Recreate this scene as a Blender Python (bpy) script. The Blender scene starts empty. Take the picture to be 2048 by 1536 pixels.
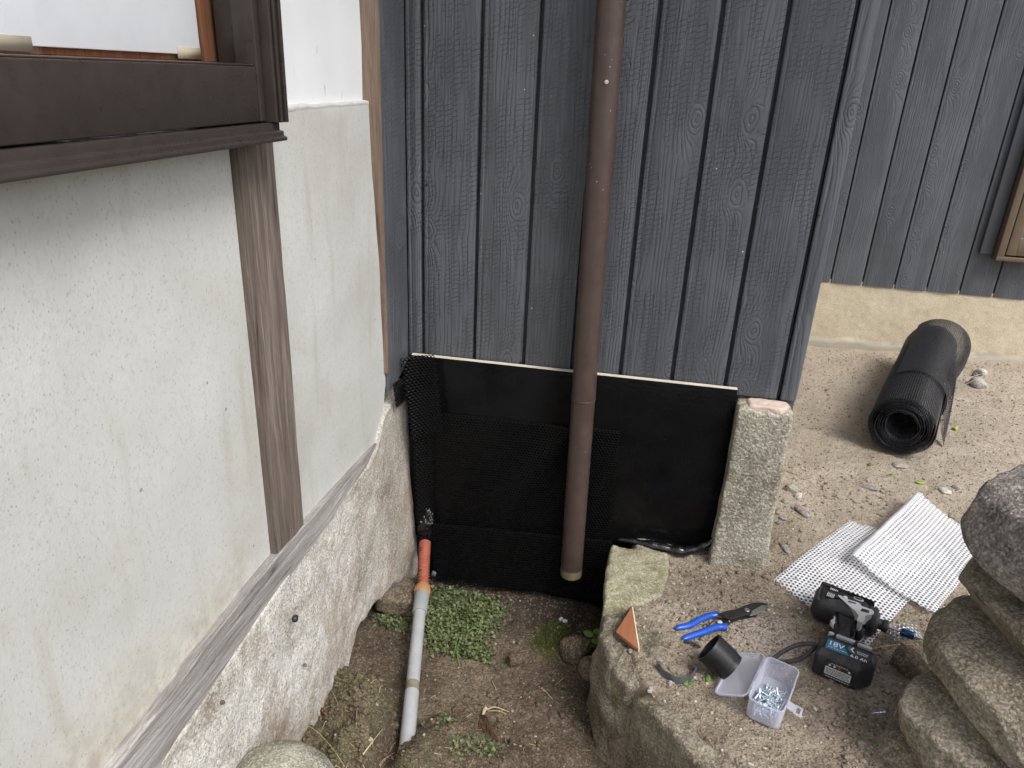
import bpy, bmesh, math, random
import numpy as np
from mathutils import Vector, Matrix
R = math.radians
random.seed(7); RNG = np.random.default_rng(7)
S = bpy.context.scene
COL = S.collection

# ------------------------------------------------------------------ camera
H = 1.17                                   # eye height above the upper soil
YAW, PIT, ROL, FPX = -0.186599, -0.400587, 0.046975, 1465.46
fw = Vector((math.sin(YAW)*math.cos(PIT), math.cos(YAW)*math.cos(PIT), math.sin(PIT)))
_r = fw.cross(Vector((0, 0, 1))).normalized(); _u = _r.cross(fw)
rt = _r*math.cos(ROL) + _u*math.sin(ROL); up = -_r*math.sin(ROL) + _u*math.cos(ROL)
cd = bpy.data.cameras.new('camera'); cam = bpy.data.objects.new('camera', cd); COL.objects.link(cam)
cd.sensor_width = 36; cd.lens = FPX/2048*36; cd.clip_start = 0.02; cd.clip_end = 300
cam.matrix_world = Matrix(((rt.x, up.x, -fw.x, 0), (rt.y, up.y, -fw.y, 0), (rt.z, up.z, -fw.z, H), (0, 0, 0, 1)))
S.camera = cam

# ------------------------------------------------------------------ sky, sun, exposure
W = bpy.data.worlds.new('World'); S.world = W; W.use_nodes = True
nt = W.node_tree; nt.nodes.clear()
SUN_EL, SUN_AZ = 52, 128                   # azimuth clockwise from +Y
sk = nt.nodes.new('ShaderNodeTexSky'); sk.sky_type = 'NISHITA'; sk.sun_disc = False
sk.sun_elevation = R(SUN_EL); sk.sun_rotation = R(SUN_AZ); sk.air_density = 1; sk.dust_density = 3
hs = nt.nodes.new('ShaderNodeHueSaturation'); hs.inputs['Saturation'].default_value = 0.5
bg = nt.nodes.new('ShaderNodeBackground'); bg.inputs['Strength'].default_value = 0.13
wo = nt.nodes.new('ShaderNodeOutputWorld')
nt.links.new(sk.outputs[0], hs.inputs['Color']); nt.links.new(hs.outputs[0], bg.inputs[0]); nt.links.new(bg.outputs[0], wo.inputs[0])
sl = bpy.data.lights.new('sun', 'SUN'); sl.energy = 1.5; sl.angle = R(24); sl.color = (1, .985, .965)
so = bpy.data.objects.new('sun', sl); COL.objects.link(so)
sd = Vector((math.sin(R(SUN_AZ))*math.cos(R(SUN_EL)), math.cos(R(SUN_AZ))*math.cos(R(SUN_EL)), math.sin(R(SUN_EL))))
so.rotation_euler = sd.to_track_quat('Z', 'Y').to_euler(); so.location = (1, -1, 4)
S.view_settings.view_transform = 'Standard'; S.view_settings.look = 'None'
S.view_settings.gamma = 1; S.view_settings.use_curve_mapping = False
S.view_settings.exposure = 0.86

# ------------------------------------------------------------------ pixel -> place
def ray(u, v): return rt*((u-1024)/FPX) - up*((v-768)/FPX) + fw
def G(u, v, z=0.0):
    d = ray(u, v); t = (z-H)/d.z; return Vector((d.x*t, d.y*t, z))
def WY(u, v, Y):
    d = ray(u, v); t = Y/d.y; return Vector((d.x*t, Y, H+d.z*t))
def WX(u, v, X):
    d = ray(u, v); t = X/d.x; return Vector((X, d.y*t, H+d.z*t))

# ------------------------------------------------------------------ numpy noise
def _h(ix, iy, iz, s):
    n = (ix*374761393 + iy*668265263 + iz*2147483647 + s*974634777) & 0xFFFFFFFF
    n = ((n ^ (n >> 13))*1274126177) & 0xFFFFFFFF
    n = ((n ^ (n >> 16))*2246822519) & 0xFFFFFFFF
    return ((n ^ (n >> 15)) & 0xFFFFFF)/float(0xFFFFFF)*2-1
def vnoise(p, s=0):
    p = np.asarray(p, float); i = np.floor(p).astype(np.int64); f = p-i; f = f*f*(3-2*f); o = 0
    for a in (0, 1):
        for b in (0, 1):
            for c in (0, 1):
                w = (f[:, 0] if a else 1-f[:, 0])*(f[:, 1] if b else 1-f[:, 1])*(f[:, 2] if c else 1-f[:, 2])
                o = o + w*_h(i[:, 0]+a, i[:, 1]+b, i[:, 2]+c, s)
    return o
def fbm(p, sc, oct=4, s=0, g=.5):
    p = np.asarray(p, float)*sc; o = 0; a = 1
    for k in range(oct): o = o+a*vnoise(p, s+k*17); p = p*2.03+11.7; a *= g
    return o
def smooth(x, a, b):
    t = np.clip((np.asarray(x, float)-a)/(b-a), 0, 1); return t*t*(3-2*t)

# ------------------------------------------------------------------ node helper
class MT:
    def __init__(s, name, rough=.8, spec=.3, metal=0):
        s.m = bpy.data.materials.new(name); s.m.use_nodes = True; s.t = s.m.node_tree; s.t.nodes.clear()
        s.b = s.n('ShaderNodeBsdfPrincipled'); s.o = s.n('ShaderNodeOutputMaterial')
        s.t.links.new(s.b.outputs[0], s.o.inputs[0])
        s.set('Roughness', rough); s.set('Specular IOR Level', spec); s.set('Metallic', metal)
    def n(s, t): return s.t.nodes.new(t)
    def put(s, sock, v):
        if isinstance(v, bpy.types.NodeSocket): s.t.links.new(v, sock)
        elif isinstance(v, (tuple, list)) and sock.type == 'RGBA': sock.default_value = tuple(v)[:3]+(1,)
        else: sock.default_value = v
    def set(s, k, v): s.put(s.b.inputs[k], v); return s
    def pos(s): return s.n('ShaderNodeNewGeometry').outputs['Position']
    def obj(s): return s.n('ShaderNodeTexCoord').outputs['Object']
    def uv(s): return s.n('ShaderNodeTexCoord').outputs['UV']
    def isl(s): return s.n('ShaderNodeNewGeometry').outputs['Random Per Island']
    def rnd(s): return s.n('ShaderNodeObjectInfo').outputs['Random']
    def map(s, v, sc=(1, 1, 1), rot=(0, 0, 0), loc=(0, 0, 0)):
        m = s.n('ShaderNodeMapping'); s.put(m.inputs[0], v); m.inputs['Scale'].default_value = sc
        m.inputs['Rotation'].default_value = rot; m.inputs['Location'].default_value = loc; return m.outputs[0]
    def noise(s, v, sc, det=4, ro=.55, dis=0):
        t = s.n('ShaderNodeTexNoise'); s.put(t.inputs['Vector'], v); s.put(t.inputs['Scale'], sc)
        t.inputs['Detail'].default_value = det; t.inputs['Roughness'].default_value = ro; t.inputs['Distortion'].default_value = dis
        return t.outputs[0]
    def vor(s, v, sc, feat='F1', rand=1, out='Distance', dim='3D'):
        t = s.n('ShaderNodeTexVoronoi'); t.voronoi_dimensions = dim; t.feature = feat; s.put(t.inputs['Vector'], v); s.put(t.inputs['Scale'], sc)
        t.inputs['Randomness'].default_value = rand; return t.outputs[out]
    def math(s, op, a, b=0, cl=False):
        m = s.n('ShaderNodeMath'); m.operation = op; m.use_clamp = cl; s.put(m.inputs[0], a); s.put(m.inputs[1], b); return m.outputs[0]
    def step(s, v, a, b, lo=0, hi=1):
        m = s.n('ShaderNodeMapRange'); m.interpolation_type = 'SMOOTHSTEP'; s.put(m.inputs[0], v)
        for k, q in enumerate((a, b, lo, hi)): s.put(m.inputs[k+1], q)
        return m.outputs[0]
    def sep(s, v):
        m = s.n('ShaderNodeSeparateXYZ'); s.put(m.inputs[0], v); return m.outputs
    def comb(s, x, y, z):
        m = s.n('ShaderNodeCombineXYZ')
        for k, q in enumerate((x, y, z)): s.put(m.inputs[k], q)
        return m.outputs[0]
    def mix(s, f, a, b, mode='MIX'):
        m = s.n('ShaderNodeMix'); m.data_type = 'RGBA'; m.blend_type = mode
        s.put(m.inputs[0], f); s.put(m.inputs[6], a); s.put(m.inputs[7], b); return m.outputs[2]
    def ramp(s, f, st):
        r = s.n('ShaderNodeValToRGB'); s.put(r.inputs[0], f); e = r.color_ramp.elements
        while len(e) < len(st): e.new(.5)
        for q, (p, c) in zip(e, st): q.position = p; q.color = tuple(c)+(1,)
        return r.outputs[0]
    def bump(s, h, dist=.001, st=1.0, nrm=None):
        b = s.n('ShaderNodeBump'); s.put(b.inputs['Height'], h); b.inputs['Distance'].default_value = dist
        b.inputs['Strength'].default_value = st
        if nrm is not None: s.put(b.inputs['Normal'], nrm)
        return b.outputs[0]
    def col(s, c): return s.set('Base Color', c)
    def nrm(s, n): return s.set('Normal', n)

def plain(name, c, rough=.6, spec=.3, metal=0, var=.12, bsc=300, bd=.0002):
    """worn plain surface: slight colour drift, dust and fine relief"""
    m = MT(name, rough, spec, metal); p = m.obj()
    d = m.noise(p, 25, 5, .65)
    c2 = tuple(min(1, x*(1+var)) for x in c); c1 = tuple(x*(1-var) for x in c)
    m.col(m.ramp(d, [(.3, c1), (.7, c2)]))
    m.set('Roughness', m.step(m.noise(p, 60, 4), .3, .7, max(.05, rough-.1), min(1, rough+.12)))
    m.nrm(m.bump(m.noise(p, bsc, 3), bd)); return m.m

# ------------------------------------------------------------------ materials
def mat_plaster(white=False):
    m = MT('plaster_white' if white else 'plaster_grey', .9, .2); p = m.pos()
    x, y, z = m.sep(p)
    if white:
        c = m.ramp(m.noise(p, 6, 4), [(.3, (.64, .65, .67)), (.7, (.70, .715, .73))])
        sp = m.step(m.noise(m.map(p, (1, 1, .22)), 70, 3, .7), .68, .74)
        c = m.mix(m.math('MULTIPLY', sp, .55), c, (.3, .29, .27))
    else:
        c = m.ramp(m.noise(p, 3.2, 5, .6), [(.28, (.44, .44, .405)), (.5, (.505, .507, .48)), (.72, (.555, .557, .535))])
        st = m.step(m.noise(m.map(p, (1, 1, .14)), 16, 4, .6), .54, .74)
        c = m.mix(m.math('MULTIPLY', st, .42), c, (.36, .345, .28))
        bl = m.step(m.vor(m.map(p, (1, 1, .6)), 4.3), .16, .05)
        c = m.mix(m.math('MULTIPLY', bl, m.step(m.noise(p, 30, 4, .7), .4, .7, 0, .4)), c, (.34, .31, .25))
        # warm tide mark above the sill beam
        low = m.step(m.math('ADD', z, m.math('MULTIPLY', m.noise(p, 9, 4), .12)), .33, .52, 1, 0)
        near = m.step(m.math('ADD', y, m.math('MULTIPLY', m.noise(p, 5, 3), .3)), .98, 1.2, 1, 0)
        c = m.mix(m.math('MULTIPLY', m.math('MULTIPLY', low, near), .75), c, m.ramp(m.noise(p, 40, 4), [(.35, (.36, .30, .215)), (.65, (.56, .53, .44))]))
        sp = m.step(m.vor(m.map(p, (1, 1, .7)), 190), .14, .30, 1, 0)
        keep = m.step(m.noise(p, 60, 2), .46, .58)
        c = m.mix(m.math('MULTIPLY', m.math('MULTIPLY', sp, keep), .42), c, (.17, .16, .125))
        sp2 = m.step(m.vor(p, 11), .028, .04, 1, 0)
        c = m.mix(m.math('MULTIPLY', sp2, .6), c, (.16, .12, .08))
        mot = m.noise(m.map(p, (1, 1, .6)), 190, 4, .7)
        c = m.mix(m.step(mot, .48, .75, 0, .34), c, (.28, .27, .235))
    m.col(c)
    h = m.math('ADD', m.noise(p, 260, 4, .7), m.math('MULTIPLY', m.noise(p, 30, 3), .25))
    m.nrm(m.bump(h, .0007 if not white else .0006, .8)); return m.m

def mat_wood(name, c0, c1, c2, axis, fsc=1.0, bd=.0025):
    """weathered timber; grain runs along axis 0/1/2 of world space"""
    m = MT(name, .85, .2); p = m.pos()
    sc = [1, 1, 1]; sc[axis] = .06*fsc
    q = m.map(p, tuple(sc)); w = m.noise(m.map(p, tuple(.35 if k == axis else 1 for k in range(3))), 14, 3)
    g = m.noise(q, 190, 5, .7, .35)
    g2 = m.noise(q, 45, 4, .65, .8)
    h = m.math('ADD', m.math('MULTIPLY', g, .6), m.math('MULTIPLY', g2, .7))
    c = m.ramp(m.math('MULTIPLY', h, .77), [(.30, c0), (.5, c1), (.68, c2)])
    c = m.mix(m.step(w, .35, .7, 0, .45), c, c1)
    cr = m.step(g2, .30, .38, 1, 0)
    c = m.mix(m.math('MULTIPLY', cr, .55), c, tuple(x*.25 for x in c0))
    m.col(c); m.nrm(m.bump(h, bd, .9)); return m.m

def mat_siding(name, hatch):
    m = MT(name, .5, .26); uv = m.uv(); u, v, _ = m.sep(uv)
    wob = m.noise(uv, 30, 2)
    # knots: nearest feature point of a stretched cell grid; grain lines bend round them
    vt = m.n('ShaderNodeTexVoronoi'); vt.voronoi_dimensions = '2D'; vt.inputs['Scale'].default_value = 1; vt.inputs['Randomness'].default_value = .7
    m.put(vt.inputs['Vector'], m.comb(m.math('ADD', m.math('MULTIPLY', u, 9), m.math('MULTIPLY', wob, .15)), m.math('MULTIPLY', v, 5.2), 0))
    kd = vt.outputs['Distance']; kd2 = m.math('MULTIPLY', kd, kd); has = m.step(m.sep(vt.outputs['Color'])[0], .60, .68)
    e = m.math('MULTIPLY', has, m.math('ADD', m.math('POWER', 2.718, m.math('MULTIPLY', kd2, -38)), m.math('MULTIPLY', m.math('POWER', 2.718, m.math('MULTIPLY', kd2, -7)), .5)))
    drift = m.noise(m.comb(m.math('MULTIPLY', u, 13), m.math('MULTIPLY', v, 1.1), 0), 1, 2, .55)
    phi = m.math('ADD', m.math('MULTIPLY', u, 300), m.math('ADD', m.math('MULTIPLY', drift, 26), m.math('MULTIPLY', e, 13)))
    grain = m.math('POWER', m.math('ABSOLUTE', m.math('SINE', phi)), .4)
    ring = m.math('POWER', m.math('ABSOLUTE', m.math('SINE', m.math('ADD', m.math('MULTIPLY', kd, m.math('ADD', 26, m.math('MULTIPLY', m.sep(vt.outputs['Color'])[1], 26))), m.math('MULTIPLY', m.noise(uv, 55, 3, .6), 3.2)))), .5)
    inn = m.math('MULTIPLY', has, m.step(m.math('ADD', kd, m.math('MULTIPLY', wob, .12)), .30, .20))                       # inside a knot: closed oval rings
    fib = m.noise(m.comb(m.math('MULTIPLY', u, 1), m.math('MULTIPLY', v, .045), 0), 330, 3, .65)
    vis = m.step(m.noise(m.comb(m.math('MULTIPLY', u, 15), m.math('MULTIPLY', v, 2), 0), 1, 2), .36, .62, .3, 1)
    g1 = m.math('ADD', m.math('MULTIPLY', m.math('MULTIPLY', grain, vis), .65), m.math('MULTIPLY', fib, .8))
    g2 = m.math('ADD', m.math('MULTIPLY', ring, .6), m.math('MULTIPLY', fib, .55))
    h = m.math('ADD', m.math('MULTIPLY', g1, m.math('SUBTRACT', 1, inn)), m.math('MULTIPLY', g2, inn))
    if hatch:
        wv = m.noise(uv, 38, 2)
        q = m.comb(m.math('ADD', m.math('SUBTRACT', v, m.math('MULTIPLY', u, .36)), m.math('MULTIPLY', wv, .006)), m.math('ADD', u, m.math('MULTIPLY', wv, .010)), 0)
        br = m.n('ShaderNodeTexBrick'); m.put(br.inputs['Vector'], q); br.inputs['Scale'].default_value = 1
        br.inputs['Brick Width'].default_value = .0115; br.inputs['Row Height'].default_value = .021
        br.inputs['Mortar Size'].default_value = .0012; br.inputs['Mortar Smooth'].default_value = .5
        br.offset = .37; br.offset_frequency = 2
        msk = m.step(m.noise(m.comb(m.math('MULTIPLY', u, 24), m.math('MULTIPLY', v, 8), 0), 1, 2), .40, .56)
        msk = m.math('MULTIPLY', msk, m.math('SUBTRACT', 1, inn))
        h = m.math('SUBTRACT', h, m.math('MULTIPLY', m.math('MULTIPLY', br.outputs['Fac'], msk), .50))
    p = m.pos()
    big = m.math('ADD', m.math('MULTIPLY', m.noise(p, 7, 3), .7), m.math('MULTIPLY', m.rnd(), .3))
    c = m.ramp(big, [(.3, (.086, .091, .102)), (.7, (.112, .118, .130))])
    c = m.mix(m.step(h, .3, 1.0, .45, 1), (.040, .042, .047), c)
    dust = m.step(m.noise(m.map(p, (1, 1, .25)), 160, 2, .7), .64, .8, 0, .3)
    c = m.mix(dust, c, (.22, .22, .22))
    sp = m.step(m.vor(p, 19), .028, .04, 1, 0)
    sp = m.math('MULTIPLY', sp, m.step(m.noise(p, 11, 2), .56, .6))
    c = m.mix(sp, c, (.45, .45, .43))
    m.col(c); m.set('Roughness', m.step(big, .3, .7, .42, .56))
    m.nrm(m.bump(h, .0025, .9)); return m.m

def mat_concrete(name, stops, pit=.0035, sc=130, moss=None, white=None):
    m = MT(name, .93, .15); p = m.pos(); x, y, z = m.sep(p)
    a = m.noise(p, 8, 5, .65); b = m.noise(p, sc, 3, .7)
    c = m.ramp(m.math('ADD', m.math('MULTIPLY', a, .6), m.math('MULTIPLY', b, .4)), stops)
    gr = m.vor(p, sc*1.7, out='Color'); gs = m.sep(gr)[0]
    c = m.mix(m.step(gs, .72, .8, 0, .32), c, tuple(min(.75, q*1.6) for q in stops[-1][1]))
    c = m.mix(m.step(gs, .22, .15, 0, .32), c, tuple(q*.4 for q in stops[0][1]))
    if white:
        ws = m.step(m.noise(m.map(p, (1, 1, .85)), 9, 5, .7), .38, .58)
        wm = m.math('MULTIPLY', ws, m.step(m.noise(p, 210, 3, .75), .40, .54, .05, 1))
        wm = m.math('MULTIPLY', wm, m.step(m.math('ADD', y, m.math('MULTIPLY', m.noise(p, 6, 3), .25)), 1.30, 1.66, 1, .12))
        c = m.mix(m.math('MULTIPLY', wm, .62), c, white)
        c = m.mix(m.math('MULTIPLY', m.step(m.vor(p, 230), .16, .34, 1, 0), m.step(m.noise(p, 60, 2), .42, .6, 0, .75)), c, (.13, .11, .085))
        rs = m.math('MULTIPLY', m.step(m.noise(p, 7, 4, .6), .47, .62), m.step(m.math('ADD', z, m.math('MULTIPLY', y, -.2)), -.2, -.05, 1, 0))
        c = m.mix(m.math('MULTIPLY', rs, .38), c, (.30, .205, .135))
    if moss:
        up_ = m.sep(m.n('ShaderNodeNewGeometry').outputs['Normal'])[2]
        ms = m.step(m.math('ADD', m.noise(p, 12, 5, .65), m.math('MULTIPLY', up_, moss[1])), moss[2], moss[2]+.16)
        c = m.mix(m.math('MULTIPLY', ms, .8), c, m.mix(m.step(b, .4, .6), moss[0], tuple(q*.45 for q in moss[0])))
    m.col(c)
    hh = m.math('ADD', m.math('MULTIPLY', m.noise(p, sc*1.2, 3, .75), 1.3), m.math('ADD', m.math('MULTIPLY', m.vor(p, sc*1.1), -.4), m.math('MULTIPLY', m.noise(p, 34, 3, .6), 1.2)))
    m.nrm(m.bump(hh, pit*.62, 1)); return m.m

def mat_soil(name, pitlike):
    m = MT(name, .95, .12); p = m.pos(); x, y, z = m.sep(p)
    a = m.noise(p, 4, 5, .62); b = m.noise(p, 42, 4, .7); f = m.noise(p, 230, 3, .75)
    t = m.math('ADD', m.math('MULTIPLY', a, .4), m.math('ADD', m.math('MULTIPLY', b, .3), m.math('MULTIPLY', f, .3)))
    if pitlike:
        c = m.ramp(t, [(.34, (.042, .032, .022)), (.5, (.125, .096, .068)), (.64, (.25, .198, .146))])
        gm = m.math('MULTIPLY', m.step(m.noise(p, 9, 4, .65), .40, .60, .35, 1), m.step(z, -.19, -.155))
        c = m.mix(m.math('MULTIPLY', gm, .8), c, m.ramp(f, [(.35, (.055, .052, .026)), (.65, (.20, .185, .10))]))
        dn = m.n('ShaderNodeVectorMath'); dn.operation = 'DISTANCE'; m.put(dn.inputs[0], p); dn.inputs[1].default_value = (-.155, 1.545, -.235)
        mp_ = m.step(m.math('ADD', dn.outputs['Value'], m.math('MULTIPLY', b, .10)), .075, .13, 1, 0)
        c = m.mix(m.math('MULTIPLY', mp_, .75), c, m.ramp(f, [(.35, (.035, .05, .006)), (.65, (.12, .15, .02))]))
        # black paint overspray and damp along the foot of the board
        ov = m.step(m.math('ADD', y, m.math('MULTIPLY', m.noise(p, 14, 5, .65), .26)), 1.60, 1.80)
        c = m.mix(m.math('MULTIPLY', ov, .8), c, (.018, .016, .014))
    else:
        c = m.ramp(t, [(.34, (.125, .099, .072)), (.5, (.285, .236, .180)), (.66, (.46, .40, .325))])
        # paler sand away from the trampled, damper strip by the kerb
        far = m.step(m.math('ADD', y, m.math('MULTIPLY', a, .5)), 1.75, 2.5)
        c = m.mix(m.math('MULTIPLY', far, .5), c, (.53, .455, .36))
        dmp = m.math('MULTIPLY', m.step(m.noise(p, 5, 4, .6), .50, .64), m.step(y, 1.9, 1.6))
        c = m.mix(m.math('MULTIPLY', dmp, .5), c, (.13, .10, .072))
        pw = m.n('ShaderNodeVectorMath'); pw.operation = 'DISTANCE'; m.put(pw.inputs[0], p); pw.inputs[1].default_value = (.36, 1.43, 0)
        wp = m.step(m.math('ADD', pw.outputs['Value'], m.math('MULTIPLY', b, .14)), .11, .20, 1, 0)
        c = m.mix(m.math('MULTIPLY', wp, m.step(f, .42, .56, 0, .7)), c, (.62, .54, .47))
        gm = m.math('MULTIPLY', m.step(m.noise(p, 3.2, 5, .65), .60, .72), m.step(f, .4, .6))
        c = m.mix(m.math('MULTIPLY', gm, .5), c, (.16, .15, .05))
    g = m.vor(p, 260, out='Color'); gs = m.sep(g)[0]
    c = m.mix(m.step(gs, .86, .9, 0, .4), c, (.42, .365, .30) if not pitlike else (.30, .24, .18))
    c = m.mix(m.step(gs, .12, .08, 0, .55), c, (.05, .04, .03))
    m.col(c)
    h = m.math('ADD', m.math('MULTIPLY', b, 1.2), m.math('ADD', m.math('MULTIPLY', f, .5), m.math('MULTIPLY', m.vor(p, 170), -.35)))
    m.nrm(m.bump(h, .0075, 1)); return m.m

def mat_leaf(name, c0, c1, rough=.5):
    m = MT(name, rough, .35); r = m.isl(); c = m.ramp(r, [(.1, c0), (.9, c1)])
    c = m.mix(m.step(m.noise(m.pos(), 220, 3), .4, .7, 0, .35), c, tuple(q*.5 for q in c0)); m.col(c); return m.m

def mat_grit(name, st):
    m = MT(name, .9, .2); c = m.ramp(m.isl(), st); c = m.mix(m.step(m.noise(m.pos(), 500, 2), .4, .7, 0, .4), c, (.2, .16, .12)); m.col(c); return m.m

MPL, MPW = mat_plaster(), mat_plaster(True)
M_POST = mat_wood('post_wood', (.060, .044, .036), (.14, .112, .096), (.29, .25, .222), 2)
M_BEAM = mat_wood('beam_wood', (.10, .088, .078), (.30, .28, .265), (.58, .56, .535), 1, 1.0, .005)
M_CORN = mat_wood('corner_wood', (.10, .065, .048), (.20, .145, .11), (.34, .27, .22), 2)
M_INNER = mat_wood('varnished_wood', (.10, .038, .018), (.20, .085, .042), (.32, .17, .09), 2)
M_SIDF, M_SIDB = mat_siding('siding_hatched', True), mat_siding('siding_plain', False)
M_FOUND = mat_concrete('foundation_concrete', [(.36, (.23, .195, .15)), (.5, (.37, .33, .28)), (.62, (.50, .47, .42))], .0034, 170, white=(.72, .72, .70))
M_PILLAR = mat_concrete('pillar_concrete', [(.33, (.18, .157, .115)), (.5, (.33, .30, .24)), (.68, (.49, .46, .385))], .008, 125, moss=((.15, .15, .065), -.1, .60))
M_KERB = mat_concrete('kerb_stone', [(.36, (.085, .073, .052)), (.5, (.185, .160, .120)), (.64, (.31, .275, .215))], .005, 170, moss=((.105, .115, .038), -.05, .56))
M_KERBG = mat_concrete('mossy_concrete', [(.33, (.16, .15, .09)), (.5, (.27, .255, .17)), (.68, (.42, .40, .30))], .003, 200, moss=((.19, .20, .085), .05, .56))
M_STACK = mat_concrete('stack_granite', [(.36, (.11, .094, .068)), (.5, (.23, .198, .150)), (.64, (.37, .33, .262))], .006, 150, moss=((.085, .092, .048), .0, .58))
M_STACKD = mat_concrete('stack_basalt', [(.36, (.11, .095, .086)), (.5, (.25, .220, .20)), (.64, (.43, .39, .355))], .009, 130)
M_BOULD = mat_concrete('boulder_granite', [(.33, (.13, .125, .085)), (.5, (.30, .285, .22)), (.68, (.52, .50, .42))], .003, 210, moss=((.17, .17, .07), .05, .62))
def stain_stucco(mt):
    # grey splash-back band along the ground
    t = mt.node_tree; b = next(n for n in t.nodes if n.type == 'BSDF_PRINCIPLED'); l = b.inputs['Base Color'].links[0]; src = l.from_socket
    h = MT.__new__(MT); h.m = mt; h.t = t; p = h.pos(); z = h.sep(p)[2]
    f = h.step(h.math('ADD', z, h.math('MULTIPLY', h.noise(p, 13, 4, .65), .11)), .085, .125, .75, 0)
    t.links.new(h.mix(f, src, (.36, .335, .29)), b.inputs['Base Color']); return mt
M_STUCCO = mat_concrete('beige_stucco', [(.33, (.46, .385, .265)), (.5, (.55, .47, .335)), (.68, (.63, .55, .41))], .0015, 300)
stain_stucco(M_STUCCO)
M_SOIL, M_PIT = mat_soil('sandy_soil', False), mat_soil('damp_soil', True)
M_ALU = plain('bronze_aluminium', (.050, .040, .035), .36, .5, .2, .08, 500, .00003)
M_ALU2 = plain('tan_aluminium', (.155, .115, .080), .4, .5, .2, .1)
M_PIPE = plain('brown_pvc', (.058, .037, .031), .40, .45, 0, .10)
def mat_worn(name, c, rough, spec, dust, amt, specks):
    m = MT(name, rough, spec); p = m.obj(); w_ = m.pos()
    k = m.ramp(m.noise(p, 20, 4, .65), [(.3, tuple(q*.86 for q in c)), (.7, tuple(q*1.14 for q in c))])
    k = m.mix(m.step(m.noise(w_, 34, 4, .7), .48, .72, 0, amt), k, dust)
    k = m.mix(m.step(m.noise(w_, 320, 2, .7), .62, .72, 0, amt), k, dust)
    sp = m.math('MULTIPLY', m.step(m.vor(w_, specks), .05, .085, 1, 0), m.step(m.noise(w_, 14, 2), .54, .60))
    k = m.mix(m.math('MULTIPLY', sp, .8), k, (.5, .48, .44)); m.col(k)
    m.set('Roughness', m.step(m.noise(w_, 40, 3), .35, .7, rough-.06, rough+.2)); m.nrm(m.bump(m.noise(w_, 260, 2), .0002)); return m.m
M_PIPE = mat_worn('weathered_brown_pvc', (.060, .039, .033), .40, .45, (.11, .085, .072), .2, 60)
M_PIPEEND = plain('mossy_pvc', (.14, .125, .075), .9, .2, 0, .5)
def mat_blackpaint():
    m = MT('wet_black_paint', .28, .13); p = m.pos()
    m.col(m.ramp(m.noise(p, 9, 4), [(.3, (.0025, .0025, .003)), (.7, (.0055, .0055, .006))]))
    m.set('Roughness', m.step(m.noise(p, 13, 4, .6), .35, .65, .04, .20))
    h = m.math('ADD', m.math('MULTIPLY', m.noise(m.map(p, (.35, 1, 1)), 130, 4), .5), m.step(m.vor(p, 140), .12, .2, .7, 0))
    m.nrm(m.bump(h, .0012, .8)); return m.m
M_BLK = mat_blackpaint()
M_BLKP = plain('black_sprayed_metal', (.0036, .0036, .0040), .28, .15, 0, .3)
M_TAR = plain('glossy_black_sealant', (.006, .006, .007), .12, .6, 0, .2, 60, .002)
M_PLYEDGE = plain('raw_plywood_edge', (.62, .55, .46), .9, .1, 0, .1)
M_PLY = mat_wood('plywood_face', (.20, .075, .036), (.275, .112, .056), (.34, .16, .088), 1, 1, .0004)
M_GREY = plain('grey_pvc', (.34, .345, .355), .45, .4, 0, .10)
M_GREYD = plain('grey_pvc_sleeve', (.25, .26, .265), .5, .35, 0, .12)
M_DIRT = plain('dried_mud_band', (.19, .165, .13), .9, .1, 0, .35)
M_RED = plain('red_corrugated', (.30, .088, .056), .55, .35, 0, .2)
M_ORANGE = plain('orange_coupling', (.36, .18, .085), .55, .35, 0, .2)
M_WSHEET = plain('white_coated_steel', (.66, .67, .695), .35, .5, 0, .06)
M_NET = plain('black_netting', (.034, .034, .040), .35, .6, 0, .2)
M_WIRE = plain('galvanised_wire', (.62, .62, .62), .35, .5, .8, .1)
M_STEELD = plain('blackened_steel', (.045, .043, .042), .42, .5, .6, .35)
M_STEEL = plain('bright_steel', (.42, .42, .42), .3, .5, .9, .2)
M_BLUE = plain('blue_vinyl', (.016, .085, .47), .3, .5, 0, .12)
M_RUB = mat_worn('dusty_black_rubber', (.026, .025, .025), .6, .35, (.15, .14, .125), .3, 160)
M_BODY = mat_worn('dusty_black_plastic', (.020, .020, .021), .46, .45, (.14, .13, .12), .25, 190)
M_SILV = plain('silver_tool_plastic', (.50, .50, .50), .4, .45, 0, .12)
M_SCUFF = plain('scuffed_paint', (.55, .54, .52), .7, .3, 0, .3)
M_TEAL = plain('teal_label', (.028, .17, .27), .4, .4, 0, .1)
M_WHITE = plain('white_print', (.78, .79, .80), .5, .3, 0, .05)
M_LGREY = plain('grey_label', (.55, .55, .55), .5, .3, 0, .1)
M_INK = plain('black_ink', (.015, .015, .015), .5, .3, 0, .05)
M_REDINK = plain('red_ink', (.45, .06, .05), .5, .3, 0, .05)
M_NAVY = plain('blue_anodised', (.010, .050, .13), .25, .5, .5, .15)
M_SCREW = plain('zinc_screw', (.62, .68, .74), .28, .5, .85, .12)
M_POT = plain('black_pot_plastic', (.0065, .0065, .007), .42, .4, 0, .4)
M_CLAMP = plain('grey_clamp_plastic', (.085, .092, .105), .4, .45, 0, .3)
M_FOAM = plain('bluish_plastic_film', (.10, .12, .155), .5, .3, 0, .3)
M_PINK = plain('pink_mortar', (.56, .44, .38), .95, .1, 0, .2, 120, .002)
M_PAPER = plain('white_window_board', (.84, .87, .90), .8, .2, 0, .03)
M_TAPE = plain('old_masking_tape', (.42, .38, .28), .8, .2, 0, .15)
M_DARK = plain('dark_room', (.02, .018, .016), .9, .1)
M_STRAW = mat_leaf('dry_straw', (.34, .25, .14), (.55, .45, .29), .7)
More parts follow.
